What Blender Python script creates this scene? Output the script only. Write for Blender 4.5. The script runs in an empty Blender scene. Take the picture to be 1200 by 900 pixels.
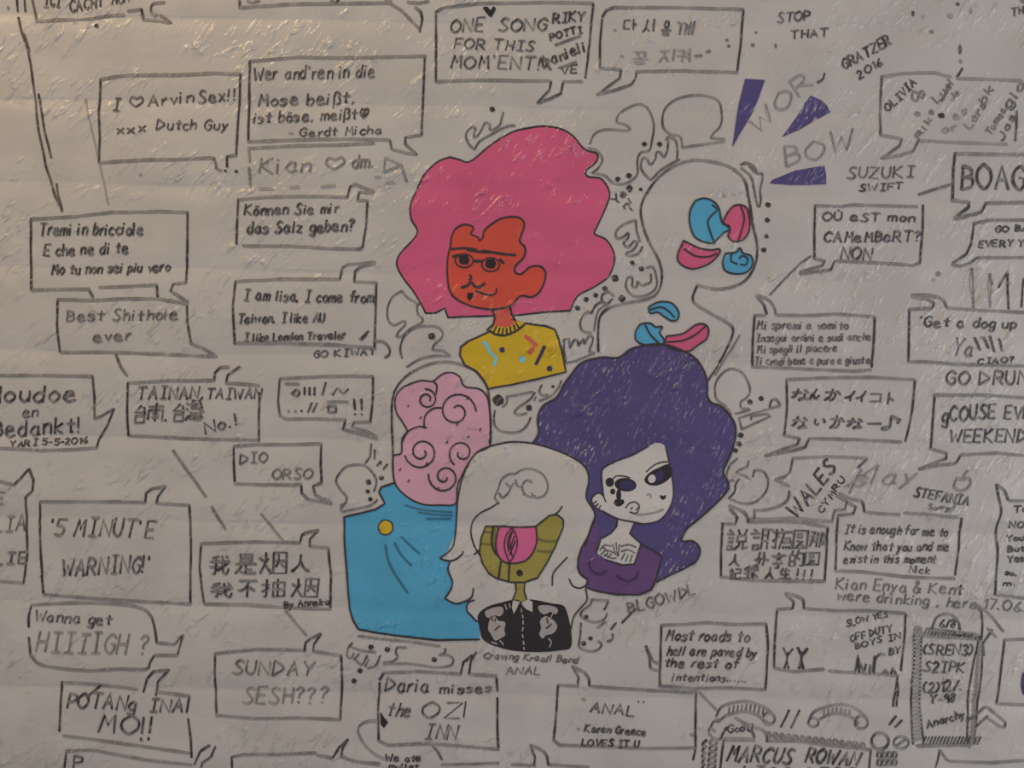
# A hand-painted brick wall with cartoon heads and marker speech bubbles.
import bpy, math, random
from mathutils import Vector, Matrix, noise
from mathutils.geometry import delaunay_2d_cdt
random.seed(7)
C = bpy.context.scene.collection
SC = bpy.context.scene

# ------------------------------------------------------------------ camera
S = 0.000881            # metres on the wall for one pixel of the 1200x900 photograph
TH = 0.018              # the camera is rolled a degree against the brick courses
Z0 = 1.50
DIST = 1.08
c_, s_ = math.cos(TH), math.sin(TH)
def W(px, py):          # photograph pixel -> point of the wall (x, z)
    dx, dz = (px-600)*S, -(py-450)*S
    return dx*c_-dz*s_, Z0+dx*s_+dz*c_
cam = bpy.data.cameras.new('camera'); camo = bpy.data.objects.new('camera', cam); C.objects.link(camo)
camo.matrix_world = Matrix(((c_, -s_, 0, 0), (0, 0, -1, -DIST), (s_, c_, 0, Z0), (0, 0, 0, 1)))
cam.sensor_width = 36; cam.lens = 36*DIST/(1200*S); cam.clip_start = 0.02
cam.dof.use_dof = True; cam.dof.focus_distance = DIST*1.045; cam.dof.aperture_fstop = 10.5
SC.camera = camo

# ------------------------------------------------------------------ light
SC.view_settings.view_transform = 'Standard'; SC.view_settings.look = 'None'
SC.view_settings.gamma = 1; SC.view_settings.use_curve_mapping = False
SC.view_settings.exposure = -0.02
wd = bpy.data.worlds.new('room_light'); SC.world = wd; wd.use_nodes = True
wd.node_tree.nodes['Background'].inputs[0].default_value = (0.89, 0.93, 1.0, 1)
wd.node_tree.nodes['Background'].inputs[1].default_value = 0.25
def area(name, loc, target, size, power, col):
    l = bpy.data.lights.new(name, 'AREA'); l.size = size; l.energy = power; l.color = col
    o = bpy.data.objects.new(name, l); C.objects.link(o); o.location = loc
    o.rotation_euler = (Vector(target)-Vector(loc)).to_track_quat('-Z', 'Y').to_euler()
    return o
area('room_fill_light', (2.5, -1.9, 1.2), (0.1, 0, 1.4), 1.3, 20.5, (0.92, 0.94, 1.0))  # added fill lamp for the cool ambient light, not an actual window
area('warm_ceiling_lamp', (-1.05, -0.85, 2.9), (-0.35, 0, 1.35), 0.07, 10.5, (1.0, 0.68, 0.33))

# ------------------------------------------------------------------ materials
def lin(c): return tuple(((v/255+0.055)/1.055)**2.4 if v > 10 else v/255/12.92 for v in c)
def alb(c, k=0.40): return tuple(min(0.9, v/k) for v in lin(c))+(1,)
def relief(nt, bsdf, amt=1.0):
    """thick brushed paint: slanting brush ridges over small lumps, the same on wall and drawings (world position)"""
    N, L = nt.nodes, nt.links
    g = N.new('ShaderNodeNewGeometry')
    def nz(deg, stretch, scale, det, dist=0.0):
        # noise drawn out along a direction that rises deg degrees from the horizontal
        t = math.radians(deg); cb = N.new('ShaderNodeCombineXYZ')
        for k, v in enumerate(((math.cos(t)*stretch, 0, math.sin(t)*stretch), (-math.sin(t), 0, math.cos(t)))):
            d = N.new('ShaderNodeVectorMath'); d.operation = 'DOT_PRODUCT'; d.inputs[1].default_value = v
            L.new(g.outputs['Position'], d.inputs[0]); L.new(d.outputs['Value'], cb.inputs[k])
        n = N.new('ShaderNodeTexNoise'); n.inputs['Scale'].default_value = scale; n.inputs['Detail'].default_value = det
        n.inputs['Distortion'].default_value = dist
        L.new(cb.outputs[0], n.inputs['Vector']); return n
    def mr(src, a, b, lo=0, hi=1):
        m = N.new('ShaderNodeMapRange'); m.interpolation_type = 'SMOOTHSTEP'
        for i, v in zip((1, 2, 3, 4), (a, b, lo, hi)): m.inputs[i].default_value = v
        L.new(src, m.inputs[0]); return m.outputs[0]
    def op(k, a, b):
        m = N.new('ShaderNodeMath'); m.operation = k
        for i, v in enumerate((a, b)):
            if isinstance(v, (int, float)): m.inputs[i].default_value = v
            else: L.new(v, m.inputs[i])
        return m.outputs[0]
    ridge = mr(nz(60, 0.24, 150, 3, 0.3).outputs[0], 0.51, 0.76)
    ridge2 = mr(nz(45, 0.40, 95, 2, 0.4).outputs[0], 0.52, 0.78)
    mask = mr(nz(0, 0.45, 22, 3).outputs[0], 0.43, 0.64)
    fine = nz(60, 0.25, 300, 1).outputs[0]
    lump = nz(0, 0.5, 34, 3).outputs[0]
    h = op('MULTIPLY', op('ADD', ridge, op('MULTIPLY', ridge2, 1.3)), op('ADD', op('MULTIPLY', mask, 1.15), 0.08))
    h = op('ADD', h, op('MULTIPLY', fine, 0.14))
    h = op('ADD', h, op('MULTIPLY', lump, 1.0))
    b = N.new('ShaderNodeBump'); b.inputs['Strength'].default_value = 1.0; b.inputs['Distance'].default_value = 0.00120*amt
    L.new(h, b.inputs['Height']); L.new(b.outputs[0], bsdf.inputs['Normal'])
    return op, nz, mr
MATS = {}
def mat(name, rgb, rough=0.33, var=0.06, flecks=0.0, ink=False, amt=1.0, k=0.40):
    if name in MATS: return MATS[name]
    m = bpy.data.materials.new(name); m.use_nodes = True; nt = m.node_tree; N, L = nt.nodes, nt.links
    b = N['Principled BSDF']; b.inputs['Roughness'].default_value = rough
    b.inputs['Specular IOR Level'].default_value = 0.8
    op, nz, mr = relief(nt, b, amt)
    col = alb(rgb, k)
    n1 = nz(0, 1, 14, 4).outputs[0]
    mx = N.new('ShaderNodeMix'); mx.data_type = 'RGBA'
    mx.inputs[6].default_value = tuple(v*(1-var) for v in col[:3])+(1,)
    mx.inputs[7].default_value = tuple(min(1, v*(1+var)) for v in col[:3])+(1,)
    L.new(mr(n1, 0.3, 0.7), mx.inputs[0]); out = mx.outputs[2]
    wall = alb((148, 144, 140))
    if flecks:      # paint scratched through to the white coat
        f = mr(nz(66, 0.30, 420, 2, 0.3).outputs[0], 0.585, 0.68)
        f2 = mr(nz(0, 1, 15, 3).outputs[0], 0.40, 0.68)
        m2 = N.new('ShaderNodeMix'); m2.data_type = 'RGBA'; m2.inputs[7].default_value = wall
        L.new(op('MULTIPLY', op('MULTIPLY', f, f2), flecks), m2.inputs[0]); L.new(out, m2.inputs[6]); out = m2.outputs[2]
    if ink:         # marker ink: stroke darkness, shake-blur greying included, is stored per vertex; dry where the coat is rough
        at = N.new('ShaderNodeAttribute'); at.attribute_name = 'ink'
        dry = mr(nz(60, 0.5, 330, 2).outputs[0], 0.30, 0.46, 0.62, 1.0)
        m2 = N.new('ShaderNodeMix'); m2.data_type = 'RGBA'; m2.inputs[6].default_value = wall
        L.new(op('MULTIPLY', at.outputs['Fac'], dry), m2.inputs[0]); L.new(out, m2.inputs[7]); out = m2.outputs[2]
    L.new(out, b.inputs['Base Color']); MATS[name] = m; return m
a30 = math.radians(30)
COAT = mat('white_wall_paint', (148, 144, 140))
INK = mat('black_marker', (36, 30, 32), 0.6, ink=True)
LINE = mat('black_paint_line', (36, 30, 32), 0.5)
PINK = mat('pink_paint', (170, 68, 98)); RED = mat('red_paint', (160, 58, 43)); NECK = mat('light_red_paint', (180, 68, 56))
YEL = mat('yellow_paint', (158, 132, 20)); BLUE = mat('blue_paint', (60, 126, 156)); PURP = mat('purple_paint', (60, 51, 92), flecks=0.75)
PLUM = mat('plum_paint', (76, 50, 90)); ROSE = mat('pale_pink_paint', (168, 122, 138)); OLIVE = mat('olive_paint', (120, 111, 50))
BLACK = mat('black_paint', (27, 21, 24)); GREY = mat('grey_paint', (128, 122, 121)); WHITE = mat('off_white_paint', (151, 147, 143))
HOT = mat('hot_pink_paint', (186, 74, 112)); VIOLET = mat('violet_paint', (42, 34, 68)); DKPLUM = mat('dark_plum_line', (50, 32, 62))
DKBLUE = mat('dark_blue_line', (40, 84, 104)); PALE = mat('pale_skin_paint', (158, 154, 150)); CHALK = mat('grey_wash', (118, 114, 110))
DKOLIVE = mat('dark_olive_line', (88, 82, 40))

# ------------------------------------------------------------------ wall surface
PITCH = 98.3*S; BL = 273*S
ZJ = W(0, 115)[1]                       # one bed joint
XJ = W(1000, 60)[0]                     # one head joint of the course above it
def H(x, z):
    k = (z-ZJ)/PITCH; row = math.floor(k); f = k-row
    dz = min(f, 1-f)*PITCH
    u = (x-XJ)/BL+(0.5 if row % 2 else 0); fu = u-math.floor(u); dx = min(fu, 1-fu)*BL
    g = 0.0019*math.exp(-(dz/0.0095)**2)*(0.75+0.7*noise.noise(Vector((x*7, row*3.1, 1))))
    g = max(g, 0.0004*math.exp(-(dx/0.010)**2)*(0.6+1.2*noise.noise(Vector((x*5, row*7.7, 4)))))
    h = 0.0013*noise.noise(Vector((x*13, 5.5, z*15)))+0.0006*noise.noise(Vector((x*34, 9.1, z*38)))
    h += 0.0006*noise.noise(Vector((math.floor(u)*3.3, row*5.7, 2.2)))*min(1, dz/0.008)*min(1, dx/0.008)
    return h-g

def mesh_obj(name, verts, faces, m, parent=None, attr=None, smooth=True):
    me = bpy.data.meshes.new(name); me.from_pydata(verts, [], faces)
    if m: me.materials.append(m)
    if attr is not None:
        a = me.attributes.new('ink', 'FLOAT', 'POINT'); a.data.foreach_set('value', attr)
    if smooth: me.polygons.foreach_set('use_smooth', [True]*len(me.polygons))
    me.update()
    o = bpy.data.objects.new(name, me); C.objects.link(o)
    if parent: o.parent = parent; o.matrix_parent_inverse = Matrix.Translation(parent.location).inverted()
    return o
def grid(xs, zs, off, back):
    V, F = [], []; nx, nz = len(xs), len(zs)
    for z in zs:
        for x in xs: V.append((x, -(H(x, z)+off), z))
    for j in range(nz-1):
        for i in range(nx-1):
            a = j*nx+i; F.append((a, a+1, a+nx+1, a+nx))
    rim = [i for i in range(nx)]+[j*nx+nx-1 for j in range(1, nz)]+[(nz-1)*nx+i for i in range(nx-2, -1, -1)]+[j*nx for j in range(nz-2, 0, -1)]
    n = len(rim); t = len(V)
    for r in rim: V.append(V[r])          # the sides have their own corners, so the face shades flat to its edge
    b = len(V)
    for r in rim: V.append((V[r][0], back, V[r][2]))
    for i in range(n): F.append((t+i, b+i, b+(i+1) % n, t+(i+1) % n))
    F.append(tuple(b+i for i in range(n-1, -1, -1)))
    return V, F
def span(a, b, step):
    n = max(1, int(round((b-a)/step))); return [a+(b-a)*i/n for i in range(n+1)]
zs = sorted(set([0.0, 2.8]+[round(ZJ+(r+q)*PITCH+d, 5) for r in range(-20, 20) for q, d in ((0, -.012), (0, -.006), (0, -.002), (0, .002), (0, .006), (0, .012), (.28, 0), (.43, 0), (.57, 0), (.72, 0)) if 0 < ZJ+(r+q)*PITCH+d < 2.8]))
V, F = grid(span(-2.0, 2.0, 0.008), zs, -0.00012, 0.11)
wall = mesh_obj('wall_back', V, F, COAT); wall['kind'] = 'structure'
me = bpy.data.meshes.new('floor'); me.from_pydata([(-2.2, -3.2, -0.03), (2.2, -3.2, -0.03), (2.2, 0.11, -0.03), (-2.2, 0.11, -0.03), (-2.2, -3.2, 0), (2.2, -3.2, 0), (2.2, 0.11, 0), (-2.2, 0.11, 0)], [],
    [(0, 3, 2, 1), (4, 5, 6, 7), (0, 1, 5, 4), (1, 2, 6, 5), (2, 3, 7, 6), (3, 0, 4, 7)])
fo = bpy.data.objects.new('floor', me); C.objects.link(fo); fo['kind'] = 'structure'; me.materials.append(mat('grey_concrete', (120, 116, 110), 0.8))
r0 = int(math.floor((Z0-0.72-ZJ)/PITCH)); r1 = int(math.ceil((Z0+0.72-ZJ)/PITCH))
for row in range(r0, r1):
    za, zb = ZJ+row*PITCH+0.0015, ZJ+(row+1)*PITCH-0.0015
    sh = 0.5 if row % 2 else 0
    for k in range(-8, 9):
        xa = XJ+(k-sh)*BL+0.0015; xb = xa+BL-0.003
        if xb < -0.85 or xa > 0.85: continue
        V, F = grid(span(xa, xb, 0.006), span(za, zb, 0.0058), 0.0, 0.006)
        mesh_obj('brick', V, F, COAT, wall)

# ------------------------------------------------------------------ drawing tools
def P(s):               # "~x,y x,y ...; x,y ..." -> list of (smooth, [points])
    out = []
    for part in s.split(';'):
        part = part.strip()
        if not part: continue
        sm = part[0] == '~'; pts = [tuple(float(v) for v in p.split(',')) for p in part.lstrip('~ ').split()]
        out.append((sm, pts))
    return out
def curve(pts, n=6, closed=False):
    if len(pts) < 3: return pts
    q = ([pts[-1]]+pts+pts[:2]) if closed else ([pts[0]]+pts+[pts[-1]])
    o = []
    for i in range(1, len(q)-2):
        a, b, c, d = q[i-1], q[i], q[i+1], q[i+2]
        for k in range(n):
            t = k/n
            o.append(tuple(0.5*(2*b[j]+(c[j]-a[j])*t+(2*a[j]-5*b[j]+4*c[j]-d[j])*t*t+(3*b[j]-a[j]-3*c[j]+d[j])*t**3) for j in (0, 1)))
    if not closed: o.append(pts[-1])
    return o
def resample(pts, step=4.0):
    o = [pts[0]]
    for a, b in zip(pts, pts[1:]):
        d = math.hypot(b[0]-a[0], b[1]-a[1]); n = max(1, int(math.ceil(d/step)))
        for i in range(1, n+1): o.append((a[0]+(b[0]-a[0])*i/n, a[1]+(b[1]-a[1])*i/n))
    return o
SHX, SHY = 0.30, -0.954      # camera-shake blur drawn into the ink: thin and black along this direction, broad and grey across
class Pen:
    def __init__(s): s.v, s.f, s.a = [], [], []
    def stroke(s, pts, w=2.4, dens=0.95, broad=1.0, wob=0.35):
        pts = [p for i, p in enumerate(pts) if i == 0 or math.hypot(p[0]-pts[i-1][0], p[1]-pts[i-1][1]) > 0.05]
        if len(pts) == 1: pts = [pts[0], (pts[0][0]+0.8, pts[0][1]-1.6)]
        n = len(pts); ph = random.random()*99; L = []
        for i, p in enumerate(pts):
            a, b = pts[max(0, i-1)], pts[min(n-1, i+1)]
            dx, dy = b[0]-a[0], b[1]-a[1]; d = math.hypot(dx, dy) or 1; dx /= d; dy /= d
            pr = abs(dx*SHY-dy*SHX)
            nz_ = noise.noise(Vector((p[0]*0.06, p[1]*0.06, ph)))
            hw = (w*0.78+1.8*pr*broad)/2*(1+0.25*nz_)
            den = (dens+0.12)*(1-0.48*pr*pr*broad)*(1+0.25*nz_)
            ox, oy = noise.noise(Vector((p[0]*.05, p[1]*.05, 3)))*wob, noise.noise(Vector((p[0]*.05, p[1]*.05, 8)))*wob
            nx, ny = -dy, dx
            if i == 0: L.append((p[0]-dx*hw*.6, p[1]-dy*hw*.6, nx, ny, hw*.45, den))
            L.append((p[0]+ox, p[1]+oy, nx, ny, hw, den))
            if i == n-1: L.append((p[0]+dx*hw*.6, p[1]+dy*hw*.6, nx, ny, hw*.45, den))
        b0 = len(s.v)
        for (x, y, nx, ny, hw, den) in L:
            s.v += [(x+nx*hw, y+ny*hw), (x-nx*hw, y-ny*hw)]; s.a += [max(0.1, min(1, den))]*2
        for i in range(len(L)-1):
            a = b0+2*i; s.f.append((a, a+1, a+3, a+2))
        return s
    def lines(s, spec, w=2.4, dens=0.95, broad=1.0):
        for sm, pts in P(spec):
            if sm: pts = curve(pts)
            s.stroke(resample(pts, 4.5), w, dens, broad)
        return s
    def dot(s, x, y, r, ry=None, dens=1.0):
        ry = ry or r; b = len(s.v); n = 12; s.v.append((x, y)); s.a.append(dens)
        for i in range(n):
            q = 1+0.10*math.sin(i*2.3+x); s.v.append((x+r*q*math.cos(i*6.2832/n), y+ry*q*math.sin(i*6.2832/n))); s.a.append(dens)
        for i in range(n): s.f.append((b, b+1+i, b+1+(i+1) % n))
        return s
    def ring(s, x, y, rx, ry=None, w=2.2, dens=0.8, a0=0, a1=6.2832, broad=1.0):
        ry = ry or rx
        s.stroke([(x+rx*math.cos(a0+(a1-a0)*i/18), y+ry*math.sin(a0+(a1-a0)*i/18)) for i in range(19)], w, dens, broad); return s
    def build(s, name, m, parent=None, lift=0.0):
        V = []
        off = 0.00055+lift+random.random()*0.00006
        for x, y in s.v:
            X, Z = W(x, y); V.append((X, -(H(X, Z)+off), Z))
        return mesh_obj(name, V, s.f, m, parent, s.a)
def fill(name, spec, m, parent=None, lift=0.0, raw=False):
    """an area of flat colour, laid on the uneven coat"""
    pts = []
    for sm, p in P(spec): pts += curve(p, 4, True) if sm else p
    if not raw: pts = [p for i, p in enumerate(pts) if math.hypot(p[0]-pts[i-1][0], p[1]-pts[i-1][1]) > 0.4]
    bd = resample(pts+[pts[0]], 5)[:-1]; n = len(bd)
    xs = [p[0] for p in bd]; ys = [p[1] for p in bd]; q = [Vector(p) for p in bd]
    def inside(x, y):
        c = False; j = n-1
        for i in range(n):
            if (ys[i] > y) != (ys[j] > y) and x < (xs[j]-xs[i])*(y-ys[i])/(ys[j]-ys[i])+xs[i]: c = not c
            j = i
        return c
    y = min(ys)+2.5
    while y < max(ys):
        x = min(xs)+2.5
        while x < max(xs):
            if inside(x, y): q.append(Vector((x, y)))
            x += 5
        y += 5
    r = delaunay_2d_cdt(q, [(i, (i+1) % n) for i in range(n)], [], 1, 1e-4)
    V = []
    for v in r[0]:
        X, Z = W(v[0], v[1]); V.append((X, -(H(X, Z)+0.0003+lift), Z))
    F = []
    for f in r[2]:
        a, b, c = [r[0][i] for i in f[:3]]
        area_ = (b[0]-a[0])*(c[1]-a[1])-(b[1]-a[1])*(c[0]-a[0])
        F.append(tuple(f) if area_ < 0 else tuple(reversed(f)))
    return mesh_obj(name, V, F, m, parent)
def blob(name, x, y, rx, ry, m, parent, lift=0.0, rot=0.0):
    pts = ' '.join('%.2f,%.2f' % (x+rx*math.cos(t)*math.cos(rot)-ry*math.sin(t)*math.sin(rot), y+rx*math.cos(t)*math.sin(rot)+ry*math.sin(t)*math.cos(rot)) for t in [i*6.2832/16 for i in range(16)])
    return fill(name, pts, m, parent, lift)
def thing(name, x, y, label, cat, group=None):
    o = bpy.data.objects.new(name, None); C.objects.link(o); X, Z = W(x, y); o.location = (X, 0, Z)
    o.empty_display_size = 0.02
    o['label'] = label; o['category'] = cat
    if group: o['group'] = group
    return o

# ------------------------------------------------------------------ handwriting: single-stroke letters, x 0-a, y up z(-3) y x 0 .. a(10)
YV = {**{str(i): i for i in range(10)}, 'a': 10, 'x': -1, 'y': -2, 'z': -3}
FONT = {
'A': "00 3a 60;14 54", 'B': "0a 00;~0a 39 48 46 05;~05 45 53 41 00", 'C': "~58 3a 07 03 30 52", 'D': "0a 00;~0a 38 65 32 00",
'E': "5a 0a 00 50;05 45", 'F': "5a 0a 00;05 45", 'G': "~58 3a 07 03 30 52;52 55 35", 'H': "0a 00;5a 50;05 55", 'I': "1a 5a;3a 30;10 50",
'J': "~5a 53 30 02", 'K': "0a 00;5a 05 60", 'L': "0a 00 50", 'M': "00 1a 34 5a 60", 'N': "00 0a 60 6a", 'O': "~3a 07 03 30 63 67 3a",
'P': "0a 00;~0a 49 57 45 04", 'Q': "~3a 07 03 30 63 67 3a;42 70", 'R': "0a 00;~0a 49 57 45 05;25 60", 'S': "~59 3a 18 26 44 52 30 01",
'T': "0a 6a;3a 30", 'U': "~0a 03 30 53 5a", 'V': "0a 30 6a", 'W': "0a 20 47 60 8a", 'X': "0a 60;6a 00", 'Y': "0a 35 6a;35 30", 'Z': "0a 6a 00 60",
'a': "~45 26 03 11 30 43;46 40 51", 'b': "0a 00;~04 26 45 42 20 01", 'c': "~45 26 04 02 20 41", 'd': "~45 26 04 02 20 42;4a 40",
'e': "03 44;~44 36 16 04 02 20 51", 'f': "~4a 29 27 20;06 46", 'g': "~45 26 04 02 20 42;~46 4y 2z 0y", 'h': "0a 00;~03 26 45 40",
'i': "06 00;09 08", 'j': "~26 2y 0z;28 29", 'k': "0a 00;46 03 40", 'l': "0a 00", 'm': "06 00;~04 16 35 30;~34 46 65 60", 'n': "06 00;~04 26 45 40",
'o': "~26 04 02 20 42 44 26", 'p': "06 0z;~05 26 44 42 20 01", 'q': "~45 26 04 02 20 41;46 4z", 'r': "06 00;~03 26 36", 's': "~45 26 05 33 42 20 01",
't': "29 20 31;06 46", 'u': "~06 02 20 42;46 40", 'v': "06 20 46", 'w': "06 10 35 50 66", 'x': "06 40;46 00", 'y': "06 20;46 0z", 'z': "06 46 00 40",
'ß': "~0z 08 2a 48 36 44 41 20", 'ö': "~26 04 02 20 42 44 26;18 19;38 39", 'Ù': "~0a 03 30 53 5a;2c 3b",
'0': "~3a 07 03 30 63 67 3a", '1': "08 2a 20", '2': "~08 2a 48 46 00;00 50", '3': "~09 3a 47 25 43 30 01", '4': "4a 03 53;4a 40", '5': "5a 0a 06;~06 36 53 30 01",
'6': "~4a 15 02 30 52 34 03", '7': "0a 5a 20", '8': "~2a 08 45 42 20 02 25 48 2a", '9': "~48 2a 08 25 47 40", '!': "0a 03;00 01", '?': "~08 2a 48 25 23;20 21",
'.': "00 01", ',': "11 0x", "'": "0a 08", '"': "0a 08;2a 28", '-': "04 34", '/': "00 4a", '(': "~2a 07 03 20", ')': "~0a 27 23 00", '|': "0a 00",
'♥': "~31 05 08 1a 38;~38 5a 68 65 31;~33 26 46 37 33", '♡': "~31 05 08 1a 38;~38 5a 68 65 31", '&': "~50 18 2a 38 03 10 30 54", '=': "03 43;06 46",
'我': "4a 19;07 a7;~38 31 20;04 54;~6a 72 90 a3;96 42;8a 99", '是': "2a 86 8a;2a 26 86 8a 2a;28 88;05 a5;55 50;52 82;34 00;12 40 a0",
'烟': "07 16;37 25;~2a 26 00;24 40;5a 50 a0 aa 5a;66 96;79 76 63;76 93", '人': "~5a 44 00;~56 72 a0", '不': "0a aa;~6a 35 04;57 50;66 94",
'抽': "07 37;~2a 21 10;03 35;58 50 a0 a8 58;54 a4;7a 70", 'な': "07 57;~3a 25 03;79 97;~76 73 52 41 62 92", 'ん': "~6a 23 00 25 44 51 71 94",
'か': "~07 57 64 51 30;~4a 34 00;78 95", 'イ': "~8a 55 03;56 50", 'コ': "09 99 90;00 90", 'ト': "3a 30;36 73", 'い': "~18 13 31 43;~78 95 84",
'ー': "05 a5", '♪': "3a 32;~32 01 10 32;3a 77 65", '台': "5a 16 86;79 85;24 20 80 84 24", '南': "08 a8;5a 56;01 06 a6 a0;36 45;66 55;34 74;32 72;55 50",
'灣': "09 18;06 15;00 22;3a 6a 3a;38 68;36 66;34 30;~7a 96 76 a4;~39 57 37;33 93 91;31 a1;~61 50 90", '다': "49 09 01 41;7a 70;75 95",
'시': "~3a 23 00;33 50;8a 80", '올': "~59 38 36 54 76 78 59;54 53;03 a3;21 81;20 80", '께': "09 28 20;39 58 50;7a 70;9a 90;66 76", '꼭': "08 38 35;58 88 84;54 53;03 a3;20 80",
'지': "09 59;~39 24 00;35 50;8a 80", '켜': "09 49 30;05 45;57 87;54 84;8a 80", '說': "1a 29;08 38;16 36;14 34;12 10 30 32 12;5a 67;9a 87;57 54 94 97 57;~64 62 40;84 80 a1",
'謝': "1a 29;08 38;16 36;12 10 30 32 12;4a 40;6a 60;4a 6a;47 67;44 64;7a a6;9a 90 81;84 95", '為': "2a 38;08 98;~48 24 00;25 85 83;33 93 90 70;30 31;50 51;70 71",
'圓': "0a 00 a0 aa 0a;38 68 66 36 38;34 74 31 71 34;42 20;62 81", '那': "0a 4a 40;07 47;04 44;~2a 15 00;6a 60;~6a 97 66 93 62", '分': "~3a 25 04;~6a 75 a4;25 75 60;~45 32 10",
'享': "5a 59;08 a8;37 75 35 77 37;13 83;53 50 30", '的': "2a 17;07 00 40 47 07;03 43;6a 56;68 a8 a0 80;65 74", '記': "1a 29;08 38;16 36;14 34;12 10 30 32 12;5a 9a 96 56 50 a0 a2",
'錄': "~3a 18 07;~3a 58;17 47;04 54;37 30;00 50;6a 9a 96;68 98;57 a7;75 70 60;74 a1;65 61", '生': "2a 06;18 88;14 84;5a 50;00 a0",
}
def glyph_px(ch):
    out = []
    for part in FONT[ch].split(';'):
        sm = part[0] == '~'
        pts = [((10 if q[0] == 'a' else int(q[0])), {'b': 11, 'c': 12}.get(q[1], YV.get(q[1], 0))) for q in part.lstrip('~').split()]
        out.append((sm, pts))
    return out
def text(pen, s, x0, x1, y0, y1, cap, w=2.0, dens=0.95, slant=0.16, jit=0.7, broad=0.8):
    """letters fitted between x0 and x1 on a base line that runs from height y0 to y1"""
    adv = []; t = 0; w = w*min(1.0, 0.62+cap/45); broad = broad*min(1.0, cap/15)
    for ch in s:
        if ch == ' ': adv.append(t); t += 4.5; continue
        g = FONT[ch]; wd_ = max((10 if q[0] == 'a' else int(q[0])) for part in g.split(';') for q in part.lstrip('~').split()); wd_ = max(wd_, 1.6)
        adv.append(t); t += wd_+2.4
    t -= 2.4; L = math.hypot(x1-x0, y1-y0); k = L/max(t, 1); ux, uy = (x1-x0)/L, (y1-y0)/L
    for ch, a in zip(s, adv):
        if ch == ' ': continue
        sc = 1+random.uniform(-.06, .06); jx, jy = random.uniform(-jit, jit), random.uniform(-jit, jit); sl = slant+random.uniform(-.05, .05)
        for sm, pts in glyph_px(ch):
            q = []
            for gx, gy in pts:
                u = (a+gx)*k+gy*cap/10*sl+jx; v = gy*cap/10*sc+jy
                q.append((x0+u*ux+v*uy, y0+u*uy-v*ux))
            if sm: q = curve(q, 4)
            pen.stroke(q, w, dens, broad, 0.2)
def bubble(label, outline, lines=(), extra='', w=2.5, dens=0.92, name='speech_bubble', cat='speech bubble', group=None, dots=()):
    ps = P(outline); ax = [p[0] for _, q in ps for p in q]; ay = [p[1] for _, q in ps for p in q]
    o = thing(name, min(1190, max(10, sum(ax)/len(ax))), min(890, max(10, sum(ay)/len(ay))), label, cat, group)
    Pen().lines(outline, w, dens).build('outline', INK, o)
    for ln in lines:
        pen = Pen(); kw = ln[6] if len(ln) > 6 else {}
        text(pen, *ln[:6], **kw); pen.build('text_line', INK, o, 0.0001)
    if extra or dots:
        for q in extra.split(';'):
            if q.strip(): Pen().lines(q, 2.2).build('mark', INK, o, 0.0001)
        for d in dots: Pen().dot(*d).build('dot', INK, o, 0.0001)
    return o
def writing(label, lines, extra='', dots=(), ex=0.95):
    o = thing('handwriting', (lines[0][1]+min(1195, lines[0][2]))/2, min(890, lines[0][3]), label, 'handwriting')
    for ln in lines:
        pen = Pen(); kw = ln[6] if len(ln) > 6 else {}
        text(pen, *ln[:6], **kw); pen.build('text_line', INK, o, 0.0001)
    if extra or dots:
        for q in extra.split(';'):
            if q.strip(): Pen().lines(q, 1.9, ex).build('mark', INK, o, 0.0001)
        for d in dots: Pen().dot(*d).build('dot', INK, o, 0.0001)
    return o
def doodle(label, spec, dots=(), name='face_doodle', cat='doodle', w=2.0, dens=0.78, broad=0.8):
    ps = P(spec); ax = [p[0] for _, q in ps for p in q]; ay = [p[1] for _, q in ps for p in q]
    o = thing(name, sum(ax)/len(ax), min(890, sum(ay)/len(ay)), label, cat)
    Pen().lines(spec, w, dens, broad).build('outline', INK, o)
    for d in dots: Pen().dot(*d).build('dot', INK, o, 0.0001)
    return o

# ================================================================== the five painted heads
OUT = dict(w=2.3, dens=1.0, broad=0.35)
def outline(parent, spec, w=2.3, m=LINE, name='outline', lift=0.0004, broad=0.35):
    if name in ('strand', 'fold', 'curl', 'stripe', 'faded_stripe', 'fleck', 'glasses'):      # separate strokes are parts of their own
        for q in spec.split(';'): Pen().lines(q, w, 1.0, broad).build(name, m, parent, lift)
        return
    return Pen().lines(spec, w, 1.0, broad).build(name, m, parent, lift)

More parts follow.
